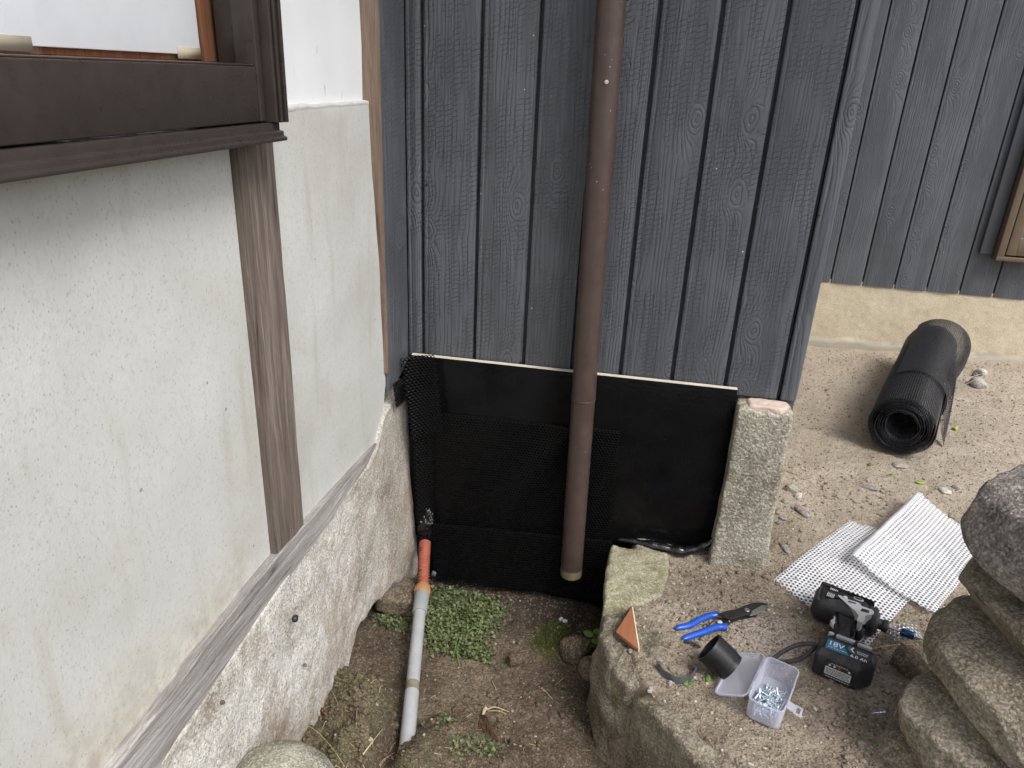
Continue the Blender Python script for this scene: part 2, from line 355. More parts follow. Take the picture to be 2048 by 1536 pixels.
M_TWIG = plain('twig_bark', (.14, .085, .05), .85, .2, 0, .3)
M_LIVER = mat_leaf('liverwort_green', (.045, .062, .020), (.160, .185, .078), .6)
M_MOSS = mat_leaf('moss_green', (.045, .075, .008), (.13, .17, .02), .8)
M_LEAFG = mat_leaf('fresh_leaf', (.09, .22, .035), (.13, .28, .05), .45)
M_LEAFY = mat_leaf('lime_leaf', (.30, .42, .06), (.42, .50, .10), .45)
M_LEAFB = mat_leaf('rust_leaf', (.20, .065, .03), (.30, .11, .05), .7)
M_SHERD = plain('brown_glazed_sherd', (.060, .026, .022), .35, .4, 0, .3)
M_GRIT = mat_grit('grit_tones', [(.05, (.11, .082, .058)), (.5, (.24, .19, .14)), (.85, (.36, .30, .23)), (.985, (.56, .51, .45))])
M_GRITP = mat_grit('dark_grit_tones', [(.05, (.045, .034, .024)), (.55, (.10, .075, .052)), (.9, (.15, .115, .082)), (.99, (.38, .34, .30))])
M_SLATE = mat_concrete('slate_chip', [(.33, (.13, .125, .12)), (.5, (.24, .23, .22)), (.68, (.36, .35, .33))], .003, 160)
M_PEB = mat_concrete('pale_pebble', [(.33, (.20, .18, .155)), (.5, (.32, .295, .26)), (.68, (.46, .435, .40))], .003, 180)
M_PEBW = mat_concrete('white_pebble', [(.33, (.36, .335, .295)), (.5, (.50, .475, .43)), (.68, (.62, .60, .56))], .003, 180)
M_BROCK = mat_concrete('brown_rock', [(.33, (.07, .055, .038)), (.5, (.15, .12, .085)), (.68, (.26, .22, .165))], .004, 140)
def mat_glass():
    m = MT('window_glass', .02, .5); t = m.n('ShaderNodeBsdfTransparent'); g = m.n('ShaderNodeBsdfGlossy')
    g.inputs['Roughness'].default_value = .03; f = m.n('ShaderNodeLayerWeight'); f.inputs[0].default_value = .5
    x = m.n('ShaderNodeMixShader'); k = m.math('ADD', m.math('MULTIPLY', m.math('POWER', f.outputs['Facing'], 5), .9), .04)
    m.put(x.inputs[0], k); m.t.links.new(t.outputs[0], x.inputs[1]); m.t.links.new(g.outputs[0], x.inputs[2])
    m.t.links.new(x.outputs[0], m.o.inputs[0]); return m.m
M_GLASS = mat_glass()
def mat_pp():
    m = MT('frosted_polypropylene', .3, .5); m.col((.70, .71, .80))
    t = m.n('ShaderNodeBsdfTransparent'); t.inputs[0].default_value = (.93, .94, .98, 1)
    x = m.n('ShaderNodeMixShader'); lw = m.n('ShaderNodeLayerWeight'); lw.inputs[0].default_value = .35
    k = m.step(lw.outputs['Facing'], 0, 1, .25, .72)
    m.put(x.inputs[0], k); m.t.links.new(t.outputs[0], x.inputs[1]); m.t.links.new(m.b.outputs[0], x.inputs[2])
    m.t.links.new(x.outputs[0], m.o.inputs[0])
    m.nrm(m.bump(m.noise(m.obj(), 200, 3), .0004)); return m.m
M_PP = mat_pp()

# ------------------------------------------------------------------ mesh helpers
def thing(name, label, cat, loc=(0, 0, 0), rot=(0, 0, 0), group=None):
    o = bpy.data.objects.new(name, None); COL.objects.link(o); o.empty_display_size = .05
    o.location = loc; o.rotation_euler = rot; tag(o, label, cat, group); return o
def tag(o, label=None, cat=None, group=None, kind=None):
    if label: o['label'] = label
    if cat: o['category'] = cat
    if group: o['group'] = group
    if kind: o['kind'] = kind
    return o
def mobj(name, V, F, mat, parent=None, sm=True, world=True, uv=None, origin=None):
    """one mesh object; V in world space (world=True) or in the parent's space"""
    V = np.asarray([tuple(v) for v in V] if not isinstance(V, np.ndarray) else V, float)
    if parent is not None and world:
        V = V-np.array(parent.location)
    off = None
    if parent is None:
        off = np.array(origin) if origin is not None else np.array([(V[:, 0].min()+V[:, 0].max())/2, (V[:, 1].min()+V[:, 1].max())/2, V[:, 2].min()])
        V = V-off
    me = bpy.data.meshes.new(name); me.from_pydata(V.tolist(), [], F if isinstance(F, list) else F.tolist()); me.update()
    if uv is not None:
        l = me.uv_layers.new(name='UVMap'); idx = np.empty(len(me.loops), np.int32); me.loops.foreach_get('vertex_index', idx)
        l.data.foreach_set('uv', np.asarray(uv, np.float32)[idx].ravel())
    me.materials.append(mat)
    if sm: me.shade_smooth()
    o = bpy.data.objects.new(name, me); COL.objects.link(o)
    if parent is not None: o.parent = parent
    else: o.location = off
    return o
def autosmooth(o, ang=35):
    me = o.data; me.shade_smooth(); bm = bmesh.new(); bm.from_mesh(me)
    for e in bm.edges: e.smooth = not (len(e.link_faces) == 2 and e.calc_face_angle(0) > R(ang))
    bm.to_mesh(me); bm.free(); return o
def bevel(o, w, seg=2, ang=30):
    m = o.modifiers.new('bevel', 'BEVEL'); m.width = w; m.segments = seg; m.limit_method = 'ANGLE'; m.angle_limit = R(ang); return o
def boxvf(a, b):
    x0, y0, z0 = a; x1, y1, z1 = b
    V = [(x0, y0, z0), (x1, y0, z0), (x1, y1, z0), (x0, y1, z0), (x0, y0, z1), (x1, y0, z1), (x1, y1, z1), (x0, y1, z1)]
    return V, [(0, 3, 2, 1), (4, 5, 6, 7), (0, 1, 5, 4), (1, 2, 6, 5), (2, 3, 7, 6), (3, 0, 4, 7)]
def box(name, a, b, mat, parent=None, bv=.002, world=True):
    V, F = boxvf(a, b); o = mobj(name, V, F, mat, parent, True, world)
    if bv: bevel(o, bv)
    return o
def prism(name, poly, z0, z1, mat, parent=None, bv=.001, world=True, fr=None):
    """polygon (x,y) CCW from z0 to z1; fr maps (x,y,z) to space"""
    n = len(poly); V = [(x, y, z0) for x, y in poly]+[(x, y, z1) for x, y in poly]
    if fr: V = [fr(*v) for v in V]
    F = [tuple(range(n))[::-1], tuple(range(n, 2*n))]+[(i, (i+1) % n, n+(i+1) % n, n+i) for i in range(n)]
    o = mobj(name, V, F, mat, parent, True, world)
    if bv: bevel(o, bv)
    else: o.data.shade_flat()
    return o
def pillow(name, poly, levels, mat, parent=None, world=True, fr=None, ang=40):
    """stack of inset copies of a polygon: levels = [(z, inset), ...]"""
    P = np.array(poly, float); n = len(P); V = []; F = []
    d0 = P-np.roll(P, 1, 0); d1 = np.roll(P, -1, 0)-P
    n0 = np.stack([d0[:, 1], -d0[:, 0]], 1); n1 = np.stack([d1[:, 1], -d1[:, 0]], 1)
    n0 /= np.linalg.norm(n0, axis=1)[:, None]; n1 /= np.linalg.norm(n1, axis=1)[:, None]
    nn = n0+n1; nn /= np.maximum(np.linalg.norm(nn, axis=1)[:, None], .3)
    for z, i in levels:
        Q = P-nn*i; V += [(x, y, z) for x, y in Q]
    L = len(levels)
    for k in range(L-1):
        for j in range(n): F.append((k*n+j, k*n+(j+1) % n, (k+1)*n+(j+1) % n, (k+1)*n+j))
    F.append(tuple(range(n))[::-1]); F.append(tuple(range((L-1)*n, L*n)))
    if fr: V = [fr(*v) for v in V]
    return autosmooth(mobj(name, V, F, mat, parent, True, world), ang)
def rpoly(pts, r=.003, seg=3):
    """round the corners of a polygon"""
    out = []; n = len(pts)
    for i in range(n):
        a, b, c = (Vector(pts[(i+k) % n]) for k in (-1, 0, 1))
        q = min(r, (a-b).length*.45, (c-b).length*.45); p0 = b+(a-b).normalized()*q; p1 = b+(c-b).normalized()*q
        for k in range(seg+1):
            t = k/seg; out.append(tuple(p0*(1-t)**2+b*2*t*(1-t)+p1*t*t))
    return out
def tubevf(path, rad, n=12, cap=True):
    path = [Vector(p) for p in path]; m = len(path); rad = rad if hasattr(rad, '__len__') else [rad]*m
    V = []; F = []; pu = None
    for i, p in enumerate(path):
        t = (path[min(i+1, m-1)]-path[max(i-1, 0)]).normalized()
        if pu is None:
            a = Vector((0, 0, 1)) if abs(t.z) < .9 else Vector((1, 0, 0)); pu = (a-t*a.dot(t)).normalized()
        else:
            pu = (pu-t*pu.dot(t)).normalized()
        w = t.cross(pu)
        for k in range(n):
            an = 2*math.pi*k/n; V.append(p+(pu*math.cos(an)+w*math.sin(an))*rad[i])
    for i in range(m-1):
        for k in range(n): F.append((i*n+k, i*n+(k+1) % n, (i+1)*n+(k+1) % n, (i+1)*n+k))
    if cap: F += [tuple(range(n))[::-1], tuple(range((m-1)*n, m*n))]
    return V, F
def tube(name, path, rad, mat, parent=None, n=12, cap=True, world=True, sharp=True):
    V, F = tubevf(path, rad, n, cap); o = mobj(name, V, F, mat, parent, True, world)
    return autosmooth(o, 50) if sharp else o
def lathe(name, prof, a, b, mat, parent=None, n=32, world=True, sharp=40):
    """profile [(t along a->b in metres, radius)] revolved round the line a->b"""
    a = Vector(a); ax = (Vector(b)-a).normalized()
    q = Vector((0, 0, 1)) if abs(ax.z) < .9 else Vector((1, 0, 0)); e1 = (q-ax*q.dot(ax)).normalized(); e2 = ax.cross(e1)
    V = []; F = []
    for t, r in prof:
        for k in range(n):
            an = 2*math.pi*k/n; V.append(a+ax*t+(e1*math.cos(an)+e2*math.sin(an))*r)
    for i in range(len(prof)-1):
        for k in range(n): F.append((i*n+k, i*n+(k+1) % n, (i+1)*n+(k+1) % n, (i+1)*n+k))
    o = mobj(name, V, F, mat, parent, True, world); return autosmooth(o, sharp)
def merge(parts):
    V = []; F = []
    for v, f in parts:
        b = len(V); V += [tuple(q) for q in v]; F += [tuple(i+b for i in q) for q in f]
    return V, F
_ICO = {}
def ico(sub):
    if sub not in _ICO:
        bm = bmesh.new(); bmesh.ops.create_icosphere(bm, subdivisions=sub, radius=1)
        _ICO[sub] = (np.array([v.co[:] for v in bm.verts]), [tuple(v.index for v in f.verts) for f in bm.faces]); bm.free()
    return _ICO[sub]
def rock(name, c, dims, rot, mat, seed, sub=4, n=2.6, amp=.10, sc=1.0, parent=None, cuts=0, cd=(.80, .97)):
    D, F = ico(sub); r = (np.abs(D)**n).sum(1)**(-1/n); P = D*r[:, None]
    rg = np.random.default_rng(seed)
    for _ in range(cuts):                                              # flat fracture faces
        nv = rg.normal(size=3); nv /= np.linalg.norm(nv); lim = rg.uniform(*cd)*np.max(P@nv); P = P-np.maximum(0, P@nv-lim)[:, None]*nv*.92
    Q = P*(np.array(dims)/np.mean(dims)); k = fbm(Q+seed*3.1, 1.1*sc, 5, seed, .5)*amp+fbm(Q+seed, 5*sc, 4, seed+5, .55)*amp*.22
    P = P*(1+k[:, None])*np.array(dims)
    M = np.array(Matrix.Rotation(rot[2], 3, 'Z') @ Matrix.Rotation(rot[1], 3, 'Y') @ Matrix.Rotation(rot[0], 3, 'X'))
    P = P@M.T+np.array(c); return mobj(name, P, F, mat, parent)
def resample(poly, N):
    P = [np.array(p, float) for p in poly]; P.append(P[0]); L = [0]
    for a, b in zip(P, P[1:]): L.append(L[-1]+np.linalg.norm(b-a))
    s = np.linspace(0, L[-1], N, endpoint=False); P = np.array(P)
    return np.stack([np.interp(s, L, P[:, k]) for k in range(P.shape[1])], 1)
def stone_block(name, poly, z0, z1, mat, parent=None, rnd=.02, seed=1, amp=.006, N=140, tilt=(0, 0), flare=0):
    """rough block on a footprint polygon with rounded upper edge and broken surface"""
    Q = resample(poly, N); 
    for _ in range(3): Q = (np.roll(Q, 1, 0)+2*Q+np.roll(Q, -1, 0))/4
    c = Q.mean(0); mr = np.linalg.norm(Q-c, axis=1).mean(); lev = []
    for t in np.linspace(0, 1, 26): lev.append((z0+(z1-rnd-z0)*t, -flare*(1-t)**2))
    for t in np.linspace(0.2, 1, 5): lev.append((z1-rnd+rnd*math.sin(t*math.pi/2), rnd*(1-math.cos(t*math.pi/2))))
    for t in np.linspace(.08, .99, 16): lev.append((z1+rnd*.12*t, rnd+(mr-rnd)*t))
    V = []; F = []
    for z, i in lev: V += [(*(c+(q-c)*(1-i/mr)), z) for q in Q]
    L = len(lev)
    for k in range(L-1):
        for j in range(N): F.append((k*N+j, k*N+(j+1) % N, (k+1)*N+(j+1) % N, (k+1)*N+j))
    F.append(tuple(range((L-1)*N, L*N)))
    V = np.array(V); d = V-np.array([c[0], c[1], (z0+z1)/2]); d /= np.linalg.norm(d, axis=1)[:, None]+1e-9
    k = fbm(V+seed, 9, 4, seed)*amp*1.6+fbm(V+seed, 45, 4, seed+9)*amp*.7
    V = V+d*k[:, None]; V[:, 2] += (V[:, 0]-c[0])*tilt[0]+(V[:, 1]-c[1])*tilt[1]
    return mobj(name, V, F, mat, parent)
def perf(name, w, h, pitch, hole, mapf, mat, parent=None, thick=.0009, keep=None, border=None, ns=6):
    """perforated sheet: hexagonal cells with a round hole each; mapf(u,v)->space"""
    V = []; F = []; idx = {}
    def vid(x, y):
        k = (round(x*2e5), round(y*2e5))
        if k not in idx: idx[k] = len(V); V.append((x, y))
        return idx[k]
    ro = pitch/math.sqrt(3); dy = pitch*math.sqrt(3)/2; j = 0; y = dy*.6
    while y < h-dy*.5:
        x = pitch*(.5+(j % 2)*.5)
        while x < w-pitch*.4:
            if keep is None or keep(x, y):
                O = [vid(x+ro*math.sin(math.pi/3*k), y+ro*math.cos(math.pi/3*k)) for k in range(6)]
                b = len(V); V += [(x+hole*math.sin(math.pi/3*k), y+hole*math.cos(math.pi/3*k)) for k in range(6)]
                for k in range(6): F.append((O[k], b+k, b+(k+1) % 6, O[(k+1) % 6]))
            x += pitch
        y += dy; j += 1
    if border:
        for (x0, y0, x1, y1) in border:
            nx = max(1, int((x1-x0)/.02)); ny = max(1, int((y1-y0)/.02)); b = len(V)
            for a in range(ny+1):
                for c in range(nx+1): V.append((x0+(x1-x0)*c/nx, y0+(y1-y0)*a/ny))
            for a in range(ny):
                for c in range(nx): q = b+a*(nx+1)+c; F.append((q, q+nx+1, q+nx+2, q+1))
    P = [mapf(x, y) for x, y in V]
    o = mobj(name, P, F, mat, parent, True)
    m = o.modifiers.new('thickness', 'SOLIDIFY'); m.thickness = thick; m.offset = 0
    return o

# ================================================================== THE GROUND
EDGE_Y = np.array([-3, .0, .7, .9, 1.02, 1.10, 1.17, 1.24, 1.36, 1.55, 1.9, 1.91, 9])
EDGE_X = np.array([3.6, 1.6, .78, .45, .285, .18, .09, .04, .015, .015, .015, -9, -9])
def ground_z(x, y):
    x = np.atleast_1d(np.asarray(x, float)); y = np.atleast_1d(np.asarray(y, float)); p = np.stack([x, y, 0*x], 1)
    z = fbm(p, 2.2, 3, 3)*.012+fbm(p, 14, 4, 8)*.0045+fbm(p, 60, 3, 12)*.0016
    z = z+.012*smooth(y, 3.0, 3.7)*smooth(x, .6, 1.8)
    z = z-.03*np.exp(-((x-.16)**2/.006+(y-1.62)**2/.01))              # trodden dip at the foot of the board
    ed = np.interp(y, EDGE_Y, EDGE_X); return z-.42*smooth(ed-x, -.03, .05)
class Lookup:
    def __init__(s, fn, x0, x1, y0, y1, st=.005):
        s.x0, s.y0, s.st = x0, y0, st; X, Y = np.meshgrid(np.arange(x0, x1, st), np.arange(y0, y1, st)); s.sh = X.shape; s.z = fn(X.ravel(), Y.ravel()).reshape(s.sh).tolist()
    def __call__(s, x, y):
        a = min(max((x-s.x0)/s.st, 0), s.sh[1]-1.001); b = min(max((y-s.y0)/s.st, 0), s.sh[0]-1.001); i = int(a); j = int(b); a -= i; b -= j; r0 = s.z[j]; r1 = s.z[j+1]
        return (r0[i]*(1-a)+r0[i+1]*a)*(1-b)+(r1[i]*(1-a)+r1[i+1]*a)*b
gz = Lookup(ground_z, -.1, 2.2, .6, 3.7, .01)
def pit_z(x, y):
    x = np.atleast_1d(np.asarray(x, float)); y = np.atleast_1d(np.asarray(y, float)); p = np.stack([x, y, 0*x], 1)
    z = -.235+fbm(p, 4, 4, 31)*.010+fbm(p, 22, 4, 37)*.006+fbm(p, 80, 3, 41)*.002
    w_ = fbm(p, 12, 3, 77)*.018
    px_ = -.407-(y-1.107)*.244; m = smooth(x+w_*.6-px_, -.030, -.075)*smooth(y+w_, 1.235, 1.195)*(1+.30*fbm(p, 14, 4, 5))
    z = z+.115*m                                                       # mossy mound left of the pipe
    sh = fbm(p, 9, 3, 2)*.05; z = z+.048*smooth(y+sh*.6, 1.215, 1.17)*smooth(x, -.44, -.36)*smooth(x+sh-(y-1.1)*.5, -.13, -.175)*(1+.2*fbm(p, 18, 3, 4))   # trampled shelf in the middle
    z = z+.050*np.exp(-((x+.395)**2/.003+(y-1.045)**2/.004))
    z = z-.03*smooth(x, -.06, .02)
    return z
pz = Lookup(pit_z, -.8, .3, .6, 1.8, .005)
def sheet(name, x0, x1, y0, y1, step, fn, mat, cut=None):
    nx = int((x1-x0)/step)+1; ny = int((y1-y0)/step)+1
    X, Y = np.meshgrid(np.linspace(x0, x1, nx), np.linspace(y0, y1, ny)); X = X.ravel(); Y = Y.ravel()
    Z = fn(X, Y); i = np.arange(nx*ny).reshape(ny, nx)
    F = np.stack([i[:-1, :-1], i[:-1, 1:], i[1:, 1:], i[1:, :-1]], -1).reshape(-1, 4)
    return np.stack([X, Y, Z], 1), F
def multi_sheet(name, xs, ys, fn, mat):
    X, Y = np.meshgrid(xs, ys); s = X.shape; X = X.ravel(); Y = Y.ravel(); Z = fn(X, Y)
    i = np.arange(s[0]*s[1]).reshape(s); F = np.stack([i[:-1, :-1], i[:-1, 1:], i[1:, 1:], i[1:, :-1]], -1).reshape(-1, 4)
    if fn is ground_z:                                                 # no soil sheet where it would only lie under the pit
        f = Z[F].max(1) > -.40; F = F[f]
    return mobj(name, np.stack([X, Y, Z], 1), F, mat, None, origin=(0, 0, 0))
xs = np.concatenate([np.arange(-.1, 1.05, .005), np.arange(1.05, 2.4, .012), np.arange(2.4, 9, .25)])
ys = np.concatenate([np.arange(-4, .6, .2), np.arange(.6, 2.3, .005), np.arange(2.3, 3.72, .01)])
tag(multi_sheet('ground', xs, ys, ground_z, M_SOIL), kind='structure')
xs = np.concatenate([np.arange(-6, -.9, .2), np.arange(-.9, .16, .005), np.arange(.16, 6, .2)])
ys = np.concatenate([np.arange(-4, .7, .2), np.arange(.7, 1.8, .005)])
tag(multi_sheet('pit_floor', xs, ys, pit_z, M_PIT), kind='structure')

# ================================================================== LEFT HOUSE (plaster)
XP = -.635
LH = thing('plaster_house', 'white plaster house wall with timber post, grey sill beam and bronze window', 'house', (-.70, 1.0, -.3))
def slab(name, y0, y1, z0, z1, xf, mat, th=.06, amp=.0012, ny=60, nz=60, zlow=None, seed=1):
    """wall panel facing +X with slight hand-trowelled waviness"""
    V = []; F = []; yy = np.linspace(y0, y1, ny); tt = np.linspace(0, 1, nz)
    Y, T = np.meshgrid(yy, tt); lo = np.full(Y.shape, z0) if zlow is None else zlow(Y); Z = lo+(z1-lo)*T
    P = np.stack([np.full(Y.size, xf), Y.ravel(), Z.ravel()], 1); k = fbm(P, 5, 3, seed)*amp*2
    edge = (np.minimum(T, 1-T)*nz < .5)|(np.minimum(Y-y0, y1-Y) < 1e-6); k[edge.ravel()] = 0
    P[:, 0] += k; i = np.arange(ny*nz).reshape(nz, ny)
    F = np.stack([i[:-1, :-1], i[:-1, 1:], i[1:, 1:], i[1:, :-1]], -1).reshape(-1, 4).tolist()
    b = len(P); bp = P.copy(); bp[:, 0] = xf-th; rim = list(i[0, :])+list(i[1:, -1])+list(i[-1, ::-1][1:])+list(i[::-1, 0][1:-1])
    V = np.concatenate([P, bp[rim]]); m = len(rim)
    for k in range(m): F.append((rim[(k+1) % m], rim[k], b+k, b+(k+1) % m))
    F.append(tuple(b+k for k in range(m)))
    return autosmooth(mobj(name, V, F, mat, LH, True), 50)
beam_top = lambda Y: np.interp(Y, [-1, .561, .767, 1.0, 1.18, 1.33, 1.53, 1.62], [.28, .303, .322, .327, .320, .313, .304, .29])-.015
slab('plaster_panel', -1.2, 1.024, .3, 1.075, XP, MPL, zlow=beam_top, ny=90)
slab('plaster_panel', 1.138, 1.626, .3, 1.1, XP, MPL, zlow=lambda Y: np.where(Y < 1.53, beam_top(Y), np.interp(Y, [1.53, 1.60, 1.626], [.29, .35, .43])), seed=4)
slab('plaster_panel', 1.138, 1.615, 1.085, 3.0, XP-.014, MPW, seed=9)
slab('plaster_panel', -1.2, 1.16, 2.35, 3.0, XP-.014, MPW, seed=11)
# crumbled ledge on top of the lower plaster
V = []; 
for k in range(26):
    t = k/25; y = 1.14+t*.447; w = .014+.003*math.sin(k*1.7)+random.uniform(-.002, .002)
    zz = 1.1+random.uniform(-.0015, .002); V += [(XP-.02, y, zz+.003), (XP-.02+.02, y, zz+.0035), (XP+.0015, y, zz-.002), (XP-.001, y, zz-.008)]
F = [(4*k+j, 4*k+j+1, 4*k+j+5, 4*k+j+4) for k in range(25) for j in range(3)]
mobj('plaster_ledge', V, F, MPL, LH)
# vertical timber post, slightly proud
def warped_box(name, a, b, mat, parent, n=(2, 2, 60), amp=.0012, seed=3, warp=None):
    bm = bmesh.new(); V, F = boxvf(a, b); vs = [bm.verts.new(v) for v in V]
    for f in F: bm.faces.new([vs[i] for i in f])
    ax = int(np.argmax(np.array(b)-np.array(a)))
    es = [e for e in bm.edges if abs((e.verts[0].co-e.verts[1].co)[ax]) > 1e-6]
    bmesh.ops.bevel(bm, geom=es, offset=.003, segments=2, affect='EDGES')
    es = [e for e in bm.edges if abs((e.verts[0].co-e.verts[1].co)[ax]) > .05]
    bmesh.ops.subdivide_edges(bm, edges=es, cuts=n[2], use_grid_fill=True)
    P = np.array([v.co[:] for v in bm.verts]); s = [60, 60, 60]; s[ax] = 6
    for k in range(3):
        if k != ax: P[:, k] += fbm(P*np.array(s)/60+k*7, 60, 3, seed+k)*amp
    if warp is not None: P = warp(P)
    for v, p in zip(bm.verts, P): v.co = p
    me = bpy.data.meshes.new('t'); bm.to_mesh(me); bm.free()
    o = mobj(name, np.array([v.co[:] for v in me.vertices]), [tuple(f.vertices) for f in me.polygons], mat, parent); bpy.data.meshes.remove(me)
    return autosmooth(o, 40)
warped_box('timber_post', (-.70, 1.025, .30), (-.6235, 1.138, 1.12), M_POST, LH, seed=5)
warped_box('corner_post', (-.70, 1.572, .46), (-.6268, 1.6275, 3.0), M_CORN, LH, seed=8, n=(2, 2, 90), warp=lambda P: P+np.stack([0*P[:, 0], (.0+.044*smooth(P[:, 2], 1.12, .55))*np.clip((1.6275-P[:, 1])/.0555, 0, 1)+.002*np.sin(P[:, 2]*5), 0*P[:, 0]], 1))
# sill beam: sagging, thinner towards the far end
ST = np.array([-.8, .571, .78, 1.02, 1.20, 1.35, 1.475, 1.552]); BT = np.array([.285, .303, .322, .327, .320, .313, .307, .302]); BB = np.array([.185, .200, .224, .247, .262, .271, .275, .285])
def beam_warp(P):
    t = (P[:, 2]-.2)/.1; lo = np.interp(P[:, 1], ST, BB); hi = np.interp(P[:, 1], ST, BT)
    Q = P.copy(); Q[:, 2] = lo+(hi-lo)*t+fbm(P, 12, 3, 2)*.004*(1-t); Q[:, 0] += fbm(P*np.array([1, .4, 1]), 18, 3, 6)*.003-.006*smooth(P[:, 1], 1.42, 1.552)
    return Q
warped_box('sill_beam', (-.70, -.8, .2), (-.620, 1.552, .3), M_BEAM, LH, n=(2, 2, 160), amp=.0022, seed=12, warp=beam_warp)
# rough concrete foundation under the beam, undercut and broken along its lower edge
FY = np.array([-.8, .7, 1.03, 1.08, 1.2, 1.236, 1.30, 1.347, 1.42, 1.503, 1.56, 1.62, 1.70, 1.76]); FZ = np.array([-.4, -.4, -.34, -.30, -.25, -.15, -.108, -.103, -.116, -.134, -.165, -.20, -.248, -.29])
yy = np.concatenate([np.arange(-.8, .6, .04), np.arange(.6, 1.765, .0055)]); tt = np.concatenate([np.linspace(0, 1, 95)])
Y, T = np.meshgrid(yy, tt); ft = np.interp(Y, [-.8, .561, 1.0, 1.46, 1.53, 1.60, 1.77], [.20, .212, .256, .280, .298, .355, .39]); 
fb = np.interp(Y, FY, FZ)+fbm(np.stack([0*Y.ravel(), Y.ravel(), 0*Y.ravel()], 1), 22, 4, 3).reshape(Y.shape)*.008
Z = fb+(ft-fb)*T; P = np.stack([np.interp(Z.ravel(), [-.35, .0, .25, .42], [-.585, -.599, -.6185, -.625]), Y.ravel(), Z.ravel()], 1)
P[:, 0] -= .004*smooth(P[:, 1], 1.50, 1.60)*smooth(P[:, 2], .0, .2)
rg = 1-.75*smooth(P[:, 1], 1.52, 1.62)*smooth(P[:, 2], -.1, .05)
P[:, 0] += (fbm(P, 11, 4, 21, .55)*.004+fbm(P, 80, 4, 25, .6)*.0010)*rg; P[:, 0] -= .02*smooth(T.ravel(), .06, 0)
n1, n2 = Y.shape; i = np.arange(n1*n2).reshape(n1, n2); F = np.stack([i[:-1, :-1], i[:-1, 1:], i[1:, 1:], i[1:, :-1]], -1).reshape(-1, 4).tolist()
b = len(P); bk = P[i[0]].copy(); bk[:, 0] = -.95; P = np.concatenate([P, bk]); F += [(int(i[0, k+1]), int(i[0, k]), b+k, b+k+1) for k in range(n2-1)]
b2 = len(P); bk = P[i[-1]].copy(); bk[:, 0] = -.70; P = np.concatenate([P, bk]); F += [(int(i[-1, k]), int(i[-1, k+1]), b2+k+1, b2+k) for k in range(n2-1)]
mobj('foundation', P, F, M_FOUND, LH)
for k, (u, v, r_) in enumerate(((590, 1237, .007), (610, 1330, .004), (445, 1405, .004))):
    rock('embedded_pebble', WX(u, v, -.594), (r_*.8, r_, r_*.9), (0, 0, k), M_STEELD if k == 0 else M_BROCK, 140+k, 3, parent=LH)
# window: bronze aluminium frame standing proud of the plaster, pane, painted-shut board behind
WN = mobj('window', *boxvf((-.66, -.9, 1.058), (-.655, -.89, 1.06)), M_ALU, LH)      # replaced by the track below
bpy.data.objects.remove(WN)
def extrude_y(name, prof, y0, y1, mat, parent, bv=.0015, local=True):
    n = len(prof); V = [(x, y0, z) for x, z in prof]+[(x, y1, z) for x, z in prof]
    F = [tuple(range(n)), tuple(range(n, 2*n))[::-1]]+[(i, n+i, n+(i+1) % n, (i+1) % n) for i in range(n)]
    V = [Vector(v)-Vector(LH.location) for v in V] if local else V
    o = mobj(name, V, F, mat, parent, True, False); bevel(o, bv); return o
WYE = 1.083                                 # right-hand end of the window
frame = extrude_y('window', [(-.66, 1.061), (-.5705, 1.061), (-.5705, 1.0665), (-.5755, 1.068), (-.5755, 1.0745), (-.582, 1.0755), (-.582, 1.0865), (-.66, 1.0865)], -.9, WYE, M_ALU, LH)
def wbox(name, a, b, mat, bv=.0015):
    V, F = boxvf(a, b); V = [Vector(v)-Vector(LH.location) for v in V]; o = mobj(name, V, F, mat, frame, True, False)
    if bv: bevel(o, bv)
    return o
wbox('bottom_rail', (-.625, -.9, 1.089), (-.590, 1.041, 1.163), M_ALU)
wbox('rail_cap', (-.607, -.9, 1.1635), (-.592, 1.041, 1.166), M_ALU, .001)
wbox('sash_stile', (-.622, 1.0415, 1.089), (-.5885, 1.057, 2.3), M_ALU)
wbox('frame_jamb', (-.66, 1.060, 1.087), (-.574, WYE, 2.32), M_ALU)
wbox('jamb_lip', (-.5735, 1.066, 1.0875), (-.569, 1.0725, 2.32), M_ALU, .001)
wbox('jamb_lip', (-.5735, 1.077, 1.0875), (-.5665, 1.0835, 2.32), M_ALU, .001)
wbox('frame_head', (-.66, -.9, 2.322), (-.572, WYE, 2.36), M_ALU)
mobj('pane', [Vector(v)-Vector(LH.location) for v in ((-.602, -.9, 1.165), (-.602, 1.0412, 1.165), (-.602, 1.0412, 2.3), (-.602, -.9, 2.3))], [(0, 1, 2, 3)], M_GLASS, frame, False, False)
wbox('inner_board', (-.678, -.9, 1.1745), (-.674, 1.040, 2.3), M_PAPER, .001)
wbox('inner_sill', (-.72, -.9, 1.140), (-.664, 1.135, 1.166), M_INNER)
wbox('inner_rail', (-.690, -.9, 1.1665), (-.679, 1.045, 2.3), M_INNER)
wbox('inner_stile', (-.6785, 1.0405, 1.1665), (-.668, 1.075, 2.3), M_INNER)
wbox('inner_post', (-.70, 1.0755, 1.1665), (-.664, 1.125, 2.3), M_INNER)
wbox('tape', (-.6738, .985, 1.169), (-.6732, 1.039, 1.184), M_TAPE, 0)
wbox('tape', (-.6738, .60, 1.169), (-.6732, .735, 1.184), M_TAPE, 0)
wbox('room_back', (-.95, -.9, 1.0), (-.94, 1.06, 2.4), M_DARK, 0)
wbox('room_side', (-.94, 1.1255, 1.167), (-.663, 1.137, 2.32), M_DARK, 0)

